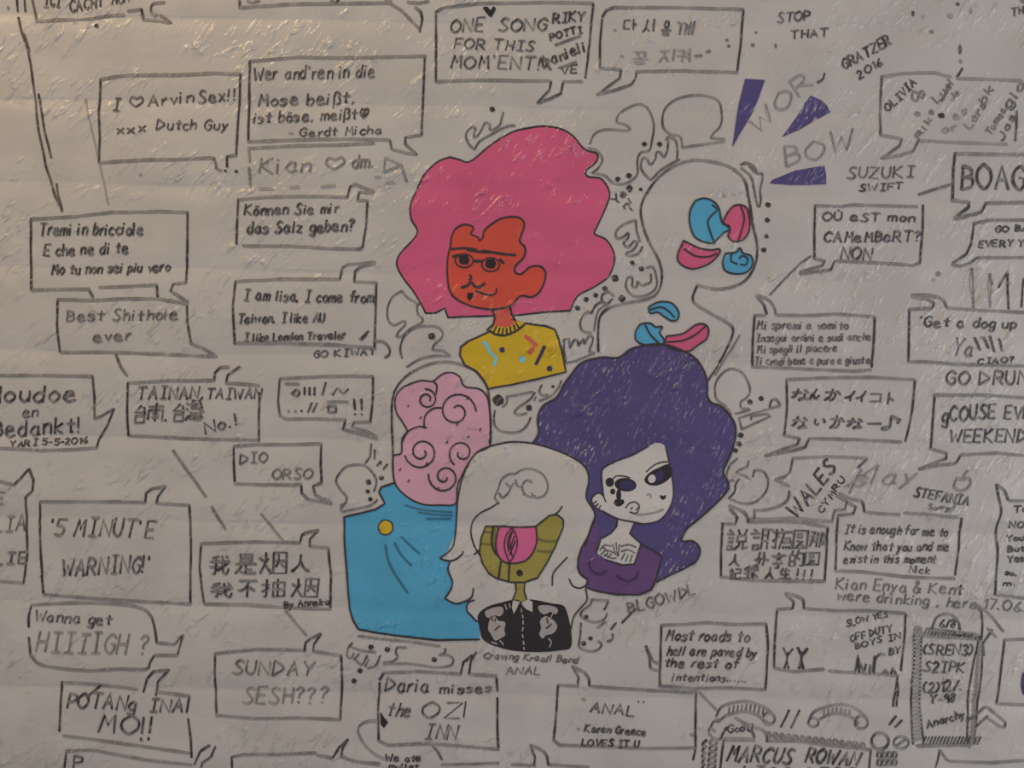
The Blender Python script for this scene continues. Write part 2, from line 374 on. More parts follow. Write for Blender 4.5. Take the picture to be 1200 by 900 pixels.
# --- cartoon figure left blank but for bean shapes (stands behind the others)
g = thing('painted_figure', 800, 350, 'tall blank white cartoon figure drawn in outline, blue and pink bean shapes inside its head', 'mural figure')
HB = "~701,412 701,390 703,372 712,362 730,356 760,350 771,342 776,325 772,305 760,282 753,262 751,245 757,228 772,208 790,195 812,188 837,190 858,197 872,210 877,228 882,262 887,287 886,307 877,325 862,335 840,339 817,334"
Pen().lines(HB+";~817,335 812,350 820,360 850,377 859,387 852,408 840,430 829,447", 2.6, 0.9).build('outline', INK, g)
for nm, m, sp, ln in (
  ('blue_bean', BLUE, "815,235 825,232 835,235 842,243 845,257 848,263 853,264 855,269 848,273 842,279 835,285 823,283 813,276 808,260 809,246", "~835,240 840,246 831,256 830,265 836,282"),
  ('pink_bean', PINK, "853,249 859,242 867,240 875,244 878,255 878,270 871,281 860,283 853,277 855,269 848,260", "~868,242 872,255 869,270 865,282"),
  ('pink_bean', PINK, "801,282 807,285 820,291 833,293 843,292 842,299 830,310 812,315 798,310 794,300", "~802,292 815,300 830,301 840,297"),
  ('blue_bean', BLUE, "850,297 862,296 867,291 871,297 880,300 882,310 875,319 862,321 850,317 847,307", "~857,298 857,306 864,309;~868,310 874,310 876,303 870,300 866,303"),
  ('blue_bean', BLUE, "760,360 772,354 787,355 795,365 794,374 787,376 778,371 771,366 762,367", "~762,363 775,360 785,366 790,372"),
  ('blue_bean', BLUE, "745,388 751,380 762,379 768,383 776,383 773,390 778,398 775,404 755,404 745,398", "~756,381 762,392 772,402"),
  ('pink_bean', PINK, "781,394 800,391 815,381 825,380 830,386 828,397 817,405 805,412 781,406", "~782,401 800,399 815,392 826,383")):
    b = fill(nm, '~'+sp, m, g); outline(b, '~'+sp+' '+sp.split()[0]+';'+ln, 2.0)

# --- pink-haired head
g = thing('painted_figure', 600, 300, 'cartoon head with a huge pink cloud of hair, red face and yellow shirt', 'mural figure')
HAIR = "~527,184 538,187 547,190 556,186 575,170 600,155 620,150 637,148 657,151 672,160 685,175 699,180 700,187 694,194 687,200 689,207 705,210 714,225 711,240 700,265 697,274 710,281 719,295 719,310 712,325 695,337 677,347 668,364"
HAIR2 = "668,364 637,366 600,370 575,370 525,372 521,361 510,367 499,367"
HAIR3 = "~499,367 494,357 485,342 472,325 465,310 469,297 484,281 489,270 482,257 481,240 487,225 497,205 512,190 527,184"
def joined(*parts):
    pts = []
    for p in parts:
        for sm, q in P(p): pts += curve(q, 4) if sm else q
    return ' '.join('%.2f,%.2f' % p for p in pts)
hair = fill('hair', joined(HAIR, HAIR2, HAIR3), PINK, g); outline(hair, ';'.join((HAIR, HAIR2, HAIR3)), 2.2, lift=-0.00018)
NK = "578,360 579,372 576,386 590,392 607,377 600,369 598,358"
neck = fill('neck', NK, NECK, g, 0.0002); outline(neck, "577,363 580,372 578,380 571,387;598,360 600,370 604,376", 2.6)
FACE = "528,289 529,278 534,268 544,263 553,265 555,268 552,274 560,278 562,282 566,278 568,270 580,260 592,255 607,255 614,261 613,270 609,282 615,290 614,301 604,312 604,319 611,321 621,313 632,312 639,318 638,330 632,342 623,348 610,347 598,358 585,362 571,362 553,359 536,351 527,340 524,319 525,301"
face = fill('face', '~'+FACE, RED, g, 0.0003); outline(face, '~'+FACE+' 528,289', 2.2)
outline(face, "~529,292 545,291 558,293;~548,293 562,295 576,296;~566,294 585,297 604,299", 3.2, name='brow')
for ex, ey in ((544, 304.5), (575, 309)):
    e = Pen().dot(ex, ey, 6.4, 5.8); e.build('eye', BLACK, face, 0.0005)
    p = Pen(); p.ring(ex, ey+1, 10.5, 8, 1.8, 1, broad=.2); p.build('eye_rim', LINE, face, 0.0005)
outline(face, "~531,301 536,299 540,300;586,304 590,308;555,306 565,306", 3.4, name='glasses')
outline(face, "~551,322 552,326 550,328", 2.8, name='nose')
outline(face, "~541,337 547,335 552,331 557,336 563,336 568,332", 3.6, name='moustache')
outline(face, "~558,341 566,344 576,346 581,343 582,338", 2.2, name='mouth')
fill('goatee', "548,343 555,343 554,348 551,353 547,349", BLACK, face, 0.0004)
SH = "540,407 549,400 575,388 581,392 592,393 605,388 616,379 639,382 650,386 654,396 659,413 663,436 639,442 600,451 581,454 572,456 567,445 558,435 545,428 539,416"
shirt = fill('shirt', SH, YEL, g, 0.00025); outline(shirt, SH+' 540,407', 2.2)
col = fill('collar', "575,388 580,381 592,384 600,381 607,375 616,379 605,388 592,393 581,392", YEL, g, 0.0004)
outline(col, "~575,388 581,392 592,393 605,388 616,379;579,389 582,382;584,391 586,384;589,392 590,385;594,392 594,385;599,390 598,383;604,387 602,381;608,384 605,379", 2.0)
Pen().stroke([(567, 401), (571, 405), (574, 413), (579, 417), (582, 419), (579, 428)], 5.5, 1, 0).build('blue_mark', mat('sky_blue_paint', (98, 152, 166)), shirt, 0.0003)
Pen().dot(612, 421, 4).build('blue_dot', MATS['sky_blue_paint'], shirt, 0.0003)
Pen().stroke([(616, 394), (621, 398), (628, 404), (624, 409), (620, 414)], 5.5, 1, 0).build('red_mark', mat('coral_paint', (184, 70, 58)), shirt, 0.0003)
fill('red_triangle', "587,433 601,427 598,440", MATS['coral_paint'], shirt, 0.0002)
Pen().stroke([(638, 406), (634, 415), (628, 427)], 4.5, 1, 0).build('purple_mark', VIOLET, shirt, 0.0003)
Pen().dot(588.5, 410, 3.2).dot(644, 432, 3.4).build('purple_dots', VIOLET, shirt, 0.0003)

# --- pale pink curled hair over a blue shirt, no face
g = thing('painted_figure', 490, 640, 'faceless cartoon bust with pale pink curled hair and a big blue shirt', 'mural figure')
Pen().lines("~461,560 460,520 459,490 460,468 466,452 480,438 500,428 520,424 540,427 556,434 567,447 572,458 574,480 575,500 574,523", 2.3, 0.9).build('outline', INK, g)
BS = "462,566 447,571 444,577 447,582 451,590 440,597 420,602 403,606 404,637 407,675 410,715 414,727 420,737 440,741 475,746 512,750 562,749 562,735 560,725 552,716 549,705 552,702 535,707 522,702 530,692 529,675 526,662 529,656 516,654 525,647 532,635 536,590 535,560 500,560"
shirt = fill('shirt', BS, BLUE, g, 0.0)
outline(shirt, "462,566 447,571 444,577 447,582 451,590 440,597 420,602 403,606 404,637 407,675 410,715 414,727 420,737 440,741 475,746 512,750 562,749", 2.3)
hp = "480,450 493,446 507,447 515,441 522,437 531,437 539,442 545,453 562,456 571,465 574,480 575,495 574,522 557,532 545,550 536,570 534,590 515,592 497,591 480,584 465,570 461,555 461,535 470,531 471,515 477,505 472,495 464,482 464,465 471,455"
hair = fill('hair', '~'+hp, ROSE, g, 0.0001); outline(hair, '~'+hp+' 480,450', 1.8)
def spiral(cx, cy, r0, r1, a0, turns, sgn=1):
    n = 26; return [(cx+(r0+(r1-r0)*i/n)*math.cos(a0+sgn*turns*6.2832*i/n), cy+(r0+(r1-r0)*i/n)*math.sin(a0+sgn*turns*6.2832*i/n)) for i in range(n+1)]
for a in ((500, 468, 4, 12, 0.5, 1.35, -1), (535, 482, 5, 23, -2.2, 1.35, 1), (494, 530, 4, 20, -0.5, 1.55, 1), (541, 531, 4, 16, 3.4, 1.2, -1), (521, 559, 3, 19, 0.2, 1.5, 1)):
    p = Pen(); p.stroke(spiral(*a), 2.0, 1, 0.35); p.build('curl', LINE, hair, 0.00045)
outline(hair, "~497,502 498,488 507,479 517,478;~507,447 512,452 511,462;~470,520 478,506 490,500 500,501", 1.8, name='curl')
outline(hair, "478,477 479,475;492,491 494,488;547,468 550,465;535,499 537,496;562,505 564,502;523,520 525,517;468,552 470,549;499,545 501,542;512,574 514,571;478,565 480,562;548,513 550,511", 1.4, name='fleck')
b = Pen().dot(452, 618, 8.2).build('button', YEL, shirt, 0.0002); p = Pen(); p.ring(452, 618, 8.5, 8.5, 1.6, 1, broad=.2); p.build('button_edge', LINE, b, 0.0004)
outline(shirt, "~452,638 455,655 463,672 478,694;~463,636 470,649 482,662;~471,629 481,639 491,648", 2.6, DKBLUE, 'fold')
outline(shirt, "~475,592 490,596 510,599 530,600;~490,600 510,603 530,604;500,608 528,608", 1.8, DKBLUE, 'neckline')

# --- purple-haired woman
g = thing('painted_figure', 750, 560, 'cartoon woman with a great purple cloud of hair, white face and plum top', 'mural figure')
h1 = "~625,519 631,507 630,492 636,476 652,466 660,452 667,442 682,425 705,419 725,419 740,409 760,404 780,404 800,411 815,420 825,435 829,450 829,464 834,472 845,476 857,489 862,502 860,522 852,542 848,554 854,567 851,577 837,592 817,610 804,621 799,634 812,634 820,643 817,656 806,664 785,674 770,682"
h2 = "770,682 740,665 690,650 692,622 697,602 687,585 690,555 675,537 650,527 625,519"
hair = fill('hair', joined(h1, h2), PURP, g, 0.0001); outline(hair, h1+";~686,640 690,625 697,606", 2.2)
ch = "724,605 744,610 738,625 751,637 742,662 730,661 710,655 699,648 704,631 715,626 723,618"
chest = fill('chest', ch, PALE, g, 0.0003); outline(chest, "724,607 723,617 716,625 704,631 699,648;744,612 738,625 751,637 743,661 729,662 710,656", 1.8)
Pen().lines("~703,645 708,639 716,640;~704,650 710,645 720,648;~706,641 712,647 709,652;718,638 721,650;722,636 723,651;726,638 724,652;~728,640 736,638 745,641;~728,646 736,644 744,648;728,656 732,648;733,658 736,650;738,659 741,650;712,654 716,649;~708,650 716,654 722,654", 1.6, 0.75, 0.4).build('tattoo', INK, chest, 0.0003)
fc = "771,519 780,524 784,542 787,556 789,572 788,586 781,601 772,610 756,614 744,612 724,608 707,599 700,596 694,590 694,583 700,578 705,579 708,583 706,570 705,556 708,548 723,540 742,533 760,523"
face = fill('face', '~'+fc, PALE, g, 0.00035); outline(face, '~780,524 784,542 787,556 789,572 788,586 781,601 772,610 756,614 744,612 724,608 707,599;~708,583 706,570 705,556 708,548 723,540 742,533 760,523;~707,599 700,596 694,590 694,583 700,578 705,579 708,583 710,588', 1.5, lift=0.0005)
outline(face, "695,590 699,587;697,594 701,590;701,597 704,592", 1.5, name='ear')
e = blob('eye', 733, 568, 13, 8, BLACK, face, 0.00045, 0.1); blob('iris', 735, 568.5, 9.5, 5.5, VIOLET, e, 0.0006, 0.1)
e = blob('eye_patch', 714.5, 565, 5, 5.5, BLACK, face, 0.0005)
blob('tear', 718, 576, 3, 3.5, BLACK, face, 0.0005); blob('tear', 725, 580, 3, 7, BLACK, face, 0.0005); blob('tear', 724.5, 589, 5.2, 4.5, BLACK, face, 0.0006); blob('tear', 729, 588, 2.5, 3, BLACK, face, 0.0006)
e = fill('eye', '~755,562 761,554 772,548 784,544 788,555 781,564 770,569 760,568', BLACK, face, 0.00045)
blob('eye_white', 764, 561, 4.5, 5, PALE, e, 0.0006, 0.4); blob('iris', 773, 557.5, 5, 6.5, VIOLET, e, 0.0006, 0.3)
outline(face, "~757,553 765,546 774,542 782,541;~718,561 722,558 730,558 738,560", 1.4, name='brow')
outline(face, "~758,580 761,579 763,581 762,584", 1.6, CHALK, name='nose')
fill('beauty_spot', "773,580 777,581 781,580 780,584 777,586 774,584", BLACK, face, 0.0005)
outline(face, "~741,601 750,603 765,601 777,597", 2.4, CHALK, name='mouth')
outline(face, "~733,595 737,590 744,588 749,593 746,601 738,600;739,597 741,594;745,598 748,594", 1.3, name='lip_line')
tp = "697,606 692,622 681,643 677,661 680,672 689,679 686,688 700,693 723,697 750,697 763,691 769,679 776,652 769,647 752,638 743,662 729,662 709,656 699,648 704,631"
top = fill('top', tp, PLUM, g, 0.00025); outline(top, "697,606 692,622 681,643 677,661 680,672 689,679 686,688 700,693 723,697 750,697 763,691 769,679 776,652 769,647 752,638", 2.2)
outline(top, "~690,657 693,668 703,673 711,669;~723,675 735,681 745,677 748,670", 2.8, DKPLUM, 'fold')

# --- white long-haired figure with olive face and black jacket (in front)
g = thing('painted_figure', 615, 640, 'long-haired white cartoon figure with olive face, pink nose and black jacket', 'mural figure')
wh = "~536,590 539,572 545,552 557,532 575,523 600,518 625,520 650,527 673,537 686,548 690,562 687,583 697,602 692,622 681,643 677,658 679,671 688,679"
wl = "536,590 534,625 525,645 516,654 526,656 526,664 530,680 528,692 522,701 535,707 545,703 552,699 549,706 547,715 559,728"
hair = fill('hair', joined("~536,590 539,572 545,552 557,532 575,523 600,518 625,520 650,527 673,537 686,548 690,562 687,583 697,602 692,622 681,643 677,658 679,671 688,679", "686,690 688,703 673,722 668,742 662,722 650,712 610,702 575,710 559,728 547,715 549,706 552,699 535,707 522,701 528,692 530,680 526,664 526,656 516,654 525,645 534,625"), WHITE, g, 0.00022)
outline(hair, wh+";536,590 534,625;~534,625 530,642 516,654;~516,654 524,657 533,656 541,650 543,646;~528,657 525,668 530,680 529,690 522,701;~522,701 534,707 547,704 553,699 555,689;~556,703 549,706 547,715 553,722 559,728;~686,690 688,703 682,711 673,722 670,732 668,743", 2.0)
outline(hair, "~584,589 575,595 562,602 554,612 552,625 556,640 562,650;556,650 561,645;~659,593 655,599 650,603;~665,653 656,662 648,672 647,686;~667,678 671,686 680,689 689,684", 1.8, name='strand')
Pen().lines("~585,590 580,583 584,573 588,562 596,556 604,555 610,551 619,549 628,551 636,556 641,564 642,573 637,581 628,583 623,578;~627,581 620,582 613,576 612,569 617,563 623,565;~600,568 596,577 589,583 585,578;~604,562 606,569 612,572 614,580;~593,566 598,571 602,566", 1.9, 0.7, 0.8).build('doodle_mark', INK, hair, 0.0003)
nk = fill('neck', "601,680 616,680 614,692 617,704 602,706 605,692", OLIVE, g, 0.00035); outline(nk, "604,682 605,692 601,702;615,682 614,692 617,702", 2.0)
oc = "569,617 589,617 610,618 628,617 637,610 644,604 653,603 660,609 660,618 651,640 640,661 630,677 615,682 598,682 583,678 573,672 566,661 562,647 564,630"
face = fill('face', oc, OLIVE, g, 0.0004); outline(face, oc+" 569,617", 2.0, lift=0.0006)
mo = "585,618 600,618 628,617 629,634 624,648 615,657 601,660 590,658 583,649 581,636 582,626"
nose = fill('pink_nose', mo, HOT, face, 0.0006); outline(nose, "~585,618 582,628 581,638 583,649 590,658 601,660 615,657 624,648 629,634 628,617", 2.0, lift=0.0008)
outline(nose, "~600,618 593,628 591,640 594,652 597,659;~600,618 605,628 606,640 602,652 597,659;~599,624 595,634 596,646;~601,622 597,636 600,650;~603,628 599,640 600,652;596,630 600,622;597,650 604,634", 1.6, lift=0.0008, name='crease')
outline(face, "~578,618 576,630 577,640 582,650;587,658 584,678;597,661 596,681", 2.6, lift=0.0006, name='stripe')
outline(face, "567,623 576,624;564,637 574,638;~630,631 640,634 652,634;~630,645 638,646 647,646;~580,620 579,630 580,641", 3.0, DKOLIVE, lift=0.0005, name='faded_stripe')
Pen().dot(609, 671, 3.8).build('mouth_dot', BLACK, face, 0.0007)
jk = "560,721 571,711 587,706 603,702 612,704 623,702 647,707 659,709 664,716 669,737 669,758 657,762 633,764 607,763 587,759 567,750 562,735"
jacket = fill('jacket', '~'+jk, BLACK, g, 0.00035)
fill('collar', "601,703 609,705 605,714 602,719 600,712", WHITE, jacket, 0.0005); fill('collar', "611,706 619,702 624,705 624,717 617,714 613,710", WHITE, jacket, 0.0005)
Pen().lines("611,713 611,717;612,720 613,724;613,727 613,731;613,735 612,739;612,743 613,747;613,751 614,755;614,758 614,761", 1.8, 1, 0.2).build('zip', GREY, jacket, 0.0006)
for q in ("569,716 578,712 588,711 590,717 586,722 580,721 573,724 569,721", "574,726 580,722 584,727 592,729 591,738 592,744 586,748 580,750 575,742 572,737", "631,710 640,709 650,711 654,715 651,720 645,717 638,720 632,716", "633,727 639,722 644,724 650,728 653,735 648,742 640,744 636,748 632,743 634,736"):
    fill('grey_flower', '~'+q, GREY, jacket, 0.0005)
for q in ("592,708 594,714", "597,707 598,712", "645,724 649,717", "~643,748 646,752 644,758", "576,752 582,754", "586,750 590,755"): Pen().lines(q, 1.6, 1, 0.3).build('grey_fleck', GREY, jacket, 0.0006)
outline(jacket, "576,722 577,727;581,724 580,728;586,733 580,738;641,724 642,730;646,731 640,736", 1.4, name='flower_line', lift=0.0008)

# ================================================================== purple wedges
for lb, q in (('tallest upright purple wedge pointing down, nearest the blank figure', "873,92.5 896,94 890,112 882,132 870,152 858,172.5 862,145 866,120"),
              ('middle purple wedge with scratched paint pointing down left', "950,112 962,117 969,123 974,131 955,141 937,152 916,161 928,145 938,131 944,120"),
              ('lowest purple wedge lying nearly flat, pointing left', "966,194 968,205 968,216 945,217 925,217 902,215 905,211 932,200")):
    o = fill('painted_wedge', q, PURP, None, 0.0001); o['label'] = lb; o['category'] = 'painted shape'; o['group'] = 'purple wedges beside the blank figure'

# ================================================================== speech bubbles, left side
bubble('cut-off speech bubble at the very top left, tail to the right', "38,0 40,12 43,25 75,23 105,22 130,18 145,17;150,13 166,11;166,11 168,23 185,24 201,27 188,18;~193,3 180,5 177,12 180,18 184,17", [('ICI', 52, 70, 8, 8, 15), ('CACHT', 82, 121, 14, 8, 13), ('MON', 132, 152, 5, 3, 12)], dots=((113, 30, 2.6),))
bubble('cut-off speech bubble at the top edge above the German bubble', "281,0 281,9 340,5 400,4 455,4;455,3 470,12 480,22 488,30 492,34;487,9 493,14 495,22 492,38;478,3 490,4 502,2", extra="388,0 393,4 397,0;~290,1 296,3 304,1;452,0 458,2")
bubble('speech bubble with a heart and a name, left of the German bubble', "118,93 150,88 210,88 250,86 283,87;282,87 280,130 277,181;277,182 266,184 266,196;118,93 116,130 117,160 116,190;116,191 160,188 210,187 250,185;251,185 254,198 259,200", [('I', 131, 138, 129, 129, 14), ('♡', 151, 165, 126, 126, 13), ('Arvin', 174, 226, 124, 120, 13), ('Sex!!', 233, 276, 121, 117, 14), ('xxx', 138, 170, 157, 154, 10), ('Dutch Guy', 184, 266, 153, 152, 12)], dots=((264, 200, 1.6), (277, 201, 2)))
bubble('four-line German speech bubble left of the pink hair', "293,72 350,67 400,68 450,67 499,66;498,67 496,110 494,158;494,158 475,161 475,169 489,181 475,179 459,175 457,164;293,72 292,110 291,165;291,166 340,164 400,163 456,164;291,174 340,171 400,170 438,168", [
  ("Wer and'ren in die", 297, 438, 94, 91, 15), ('Mose beißt,', 303, 415, 124, 121, 14), ('ist böse, meißt♥', 297, 430, 145, 139, 13), ('- Gerdt Micha', 338, 447, 161, 157, 10)])
bubble('dashed speech bubble with name and heart under the German one', "292,175 293,190;292,196 293,218;304,221 318,221;340,220 350,219;377,219 392,217;440,208 444,207;453,214 461,214;470,192 476,212", [('Kian', 304, 363, 203, 202, 18, dict(dens=.6)), ('♡', 382, 402, 201, 200, 15, dict(dens=.6)), ('dm.', 413, 438, 197, 197, 16, dict(dens=.7)), ('D', 449, 466, 201, 201, 16, dict(dens=.6))], dens=0.6)
bubble('German question bubble with two lines, under the dashed bubble', "279,234 310,231 350,230 407,231;407,231 410,219 416,216 438,224;419,234 421,225 437,226;419,235 431,235 429,265 425,290 420,292;279,234 278,260 277,286;285,288 340,288 380,291 424,292", [('Können Sie mir', 287, 396, 252, 250, 12, dict(w=2.6)), ('das Salz geben?', 290, 414, 274, 271, 13, dict(w=2.8))])
bubble('speech bubble of an introduction in three lines, left of pink hair', "276,330 330,327 370,327 398,327;398,327 401,314 408,310 439,307;415,330 416,318 422,313 438,309;415,330 441,331 440,370 439,407;276,330 273,360 275,403;275,402 330,402 390,404 439,408", [
  ('I am lisa, I come from', 286, 437, 352, 355, 13, dict(w=2.4)), ('Taiwan, I like AU', 279, 380, 379, 377, 11, dict(w=2.6)), ('I like London Traveler', 286, 405, 400, 397, 9, dict(w=2.8)), ('GO KIWAY', 368, 439, 419, 416, 8, dict(w=2.2))], extra="422,398 432,388;424,398 430,392;~440,400 450,401 456,408 456,415 451,419")
bubble('three-line Italian speech bubble at far left', "36,257 88,254 130,249 180,248 220,249;220,249 220,290 218,331;218,331 203,333 200,341 208,346 220,354;36,257 36,300 37,340;37,340 80,339 104,339 109,348;117,337 160,335 184,334;184,335 185,350", [
  ('Tremi in bricciole', 46, 167, 276, 275, 14, dict(w=2.5)), ('E che ne di te', 51, 150, 300, 297, 13, dict(w=2.6)), ('Mo tu non sei piu vero', 61, 198, 322, 318, 12, dict(w=2.6))])
bubble('two-line speech bubble directly under the Italian one', "68,351 110,352 150,350 185,350 220,356;68,351 67,380 70,413;70,413 130,413 190,415 253,418;253,418 238,408 224,403 220,380 219,356;136,416 142,430 149,440", [('Best Shithole', 79, 208, 377, 375, 13, dict(dens=.8)), ('ever', 110, 153, 401, 398, 12, dict(w=2.6, dens=.8))])
bubble('Dutch farewell speech bubble cut off by left edge', "0,440 60,440 109,441;109,441 111,465 111,491;111,491 120,487 134,479;134,480 125,500 115,515 113,524;113,525 80,527 50,528 0,525", [('Houdoe', -14, 88, 472, 470, 20, dict(w=2.6)), ('en', 27, 44, 489, 488, 13), ('Bedankt!', -10, 94, 513, 507, 19, dict(w=2.6)), ('YARI 5-5-2016', 12, 101, 524, 519, 7, dict(w=2.2))])
bubble('speech bubble naming a Taiwanese city with characters and a No.1', "150,449 149,480 150,511;150,511 220,514 302,516;304,460 303,517;150,449 200,446 250,446;265,449 285,450 304,452;251,446 252,437 258,431 268,430;265,449 267,440 281,430", [
  ('TAINAN,', 161, 238, 468, 467, 15, dict(w=2.6)), ('TAIWAN', 243, 305, 467, 468, 12, dict(w=2.4)), ('台南.台', 155, 214, 495, 493, 20, dict(w=2.4)), ('灣', 218, 238, 492, 491, 22, dict(w=2.8)), ('No.!', 241, 280, 509, 497, 14)])
bubble('speech bubble of invented signs and exclamation marks beside pale pink hair', "328,444 380,441 437,441;437,441 437,470 434,494;434,494 415,495;328,444 326,470 328,487 335,491 370,491 405,492;405,492 402,503 420,508 441,514;415,495 412,500 430,506 441,512", extra="~342,462 347,457 351,460 347,464 342,460;335,450 350,450;357,454 357,463;363,454 363,463;369,454 369,463;378,463 382,448;~390,463 396,455 402,461 408,456;338,482 339,482;346,482 347,482;353,482 354,481;361,483 366,472;367,483 372,472;384,471 408,471;385,476 394,476 394,483 385,483 385,476;415,468 416,480;424,468 424,480;416,485 416,486;424,485 424,486", w=2.5)
bubble('small two-word speech bubble with a tail to the doodled face', "274,523 300,521 340,521 376,520;376,520 376,545 377,566;377,566 367,570 370,580 388,589;274,523 274,540 275,564;275,567 310,568 353,568;353,568 354,578 362,585 388,590", [('DIO', 281, 313, 544, 542, 12, dict(dens=.8)), ('ORSO', 319, 365, 562, 561, 12, dict(dens=.7))])
bubble('cut-off speech bubble ending in three capitals at left edge', "0,564 17,568;17,568 25,560 34,549;34,549 39,562 38,575 30,583;30,583 31,610 32,650 28,683;28,683 0,681", [('E', -4, 4, 591, 591, 14, dict(dens=.7)), ('LIA', -7, 29, 624, 622, 18, dict(dens=.75)), ('LIE', -7, 30, 661, 660, 13, dict(w=3, dens=.8))])
bubble('large speech bubble giving a five minute warning', "47,588 100,588 140,588 170,589;170,589 171,578 178,573 194,570;183,590 185,582 194,570;183,590 222,592;222,592 224,640 223,708;47,588 46,610 48,650 51,697;51,697 130,703 180,706 223,708", [("'5 MINUT'E", 57, 179, 627, 630, 20, dict(w=2.6, dens=.85)), ("WARNING!'", 72, 176, 675, 671, 20, dict(w=2.6, dens=.85))])
bubble('speech bubble with two rows of large Chinese characters', "236,637 300,635 351,636;351,637 354,627 360,624 373,621;363,640 363,632 373,621;363,640 385,642 388,675 387,713;236,637 234,665 237,690 239,708;239,708 290,709 345,713 387,714", [
  ('我', 246, 268, 672, 672, 21, dict(w=2.6, slant=.08)), ('是', 276, 299, 672, 672, 23, dict(w=2.4, slant=.08)), ('烟', 305, 335, 672, 672, 23, dict(w=2.5, slant=.08)), ('人', 342, 362, 670, 670, 19, dict(w=2.6, slant=.08)),
  ('我', 247, 271, 700, 700, 17, dict(w=2.4, slant=.08)), ('不', 279, 299, 699, 699, 18, dict(w=2.5, slant=.08)), ('抽', 307, 333, 700, 699, 19, dict(w=2.4, slant=.08)), ('烟', 341, 371, 699, 699, 21, dict(w=2.4, slant=.08)), ('By Anneka', 333, 385, 713, 709, 8, dict(w=2.4))])
bubble('round-cornered speech bubble asking in two lines, tail to the right', "~37,709 34,722 34,735;34,747 36,768;~36,768 48,779 75,784 107,786;~107,786 140,784 171,784 176,776 181,768;181,768 208,768;208,768 215,744 205,755 184,753;~184,753 182,738 177,722 165,713 135,708 80,707 37,709", [('Wanna get', 40, 130, 728, 733, 13, dict(dens=.85)), ('HIIIIGH ?', 43, 171, 764, 767, 23, dict(w=2.4, dens=.62))])
bubble('tilted speech bubble shouting two lines in the lower left corner', "72,799 71,830 70,857;74,800 110,802 161,808;168,811 172,796 180,787 198,785;183,815 185,799 198,785;185,811 222,816;222,816 219,835;221,842 224,866 225,887;75,862 150,872 222,882", [('POTANg', 79, 158, 829, 832, 17, dict(w=2.6)), ('INA', 174, 214, 834, 834, 15, dict(w=2.6)), ('MO', 116, 160, 858, 860, 21, dict(w=2.8)), ('!!', 166, 178, 867, 867, 27, dict(w=3))], extra="103,816 110,810 118,803")
bubble('cut-off speech bubble at the bottom below the tilted one', "78,882 75,900;78,880 110,879 170,890 225,896;228,896 235,880 246,873;236,899 238,893 248,886 253,874", [('P', 85, 95, 900, 900, 14)])
bubble('speech bubble with SUNDAY and three question marks', "252,766 300,761 330,761 357,762;357,763 358,753 364,748 376,743;367,763 368,755 376,743;367,763 400,768;400,768 401,800 399,843;252,766 252,800 254,836;254,838 300,842 350,841 399,843", [('SUNDAY', 273, 366, 790, 792, 17, dict(dens=.75)), ('SESH???', 285, 381, 825, 824, 19, dict(dens=.62))])
bubble('cut-off speech bubble under the Sunday bubble at the bottom edge', "272,900 272,887 285,884;285,884 330,884 370,882;372,885 390,888;391,887 397,876 408,866;400,887 402,876 408,866;400,886 415,892 430,894 445,895")
bubble('tall three-line speech bubble about a missed inn', "445,797 450,789;450,789 490,787 540,790;540,790 543,776 554,768;550,789 552,775 558,764;550,790 582,792;582,795 583,810;583,818 583,850 584,878;445,800 443,830 444,868;444,868 455,873 500,871 540,874 584,878", [
  ('Daria', 451, 502, 811, 812, 17), ('misses', 516, 575, 813, 812, 11, dict(w=2.5)), ('the', 454, 480, 838, 840, 16, dict(slant=.3)), ('OZ', 495, 538, 841, 841, 19), ('|', 543, 547, 840, 840, 18), ('INN', 498, 534, 866, 866, 17, dict(slant=.3))])
o = thing('ink_arrow', 435, 865, 'curved grey arrow with a black head into the inn bubble', 'arrow')
Pen().lines("~443,845 432,845 423,849 420,857 426,870 436,881 448,888 462,890", 2.4, .7).build('shaft', INK, o); fill('arrow_head', "446,834 450,840 455,846 450,853 446,848", BLACK, o, 0.0003)
writing('tiny two-line note at the bottom under the inn bubble', [('We ate', 452, 493, 892, 892, 8, dict(w=2.6)), ('mullet', 457, 490, 902, 901, 7, dict(w=2.4))], extra="518,896 560,895 584,894;508,874 514,882 518,890")

# ================================================================== speech bubbles, top and right
bubble('speech bubble in capitals with a filled heart, above the pink hair', "511,14 520,9 560,4 600,4 650,3 695,4;695,5 691,50 686,92;511,14 511,50 511,95;511,96 560,94 610,95 645,95;660,96 682,96;646,96 644,106 630,121;630,121 645,116 657,110 660,97", [
  ('ONE', 529, 565, 38, 37, 16), ('SONG', 584, 639, 36, 36, 15), ('FOR THIS', 532, 624, 57, 60, 12), ("MOM'ENT!", 529, 633, 80, 82, 15), ('RIKY', 648, 685, 27, 25, 11, dict(w=2.6)), ('POTTI', 646, 682, 48, 38, 8, dict(w=2.8)), ('Danieli', 637, 686, 80, 60, 12, dict(w=2.6)), ('VE', 658, 676, 88, 86, 9)], extra="651,53 680,42;655,80 675,73;636,66 645,82")
o = fill('painted_heart', "~566,9 571,8 575,12 578,8 581,10 579,15 575,20 569,14", BLACK, None, 0.0003); o['label'] = 'small solid black heart on the upper edge of the capitals bubble'; o['category'] = 'painted shape'
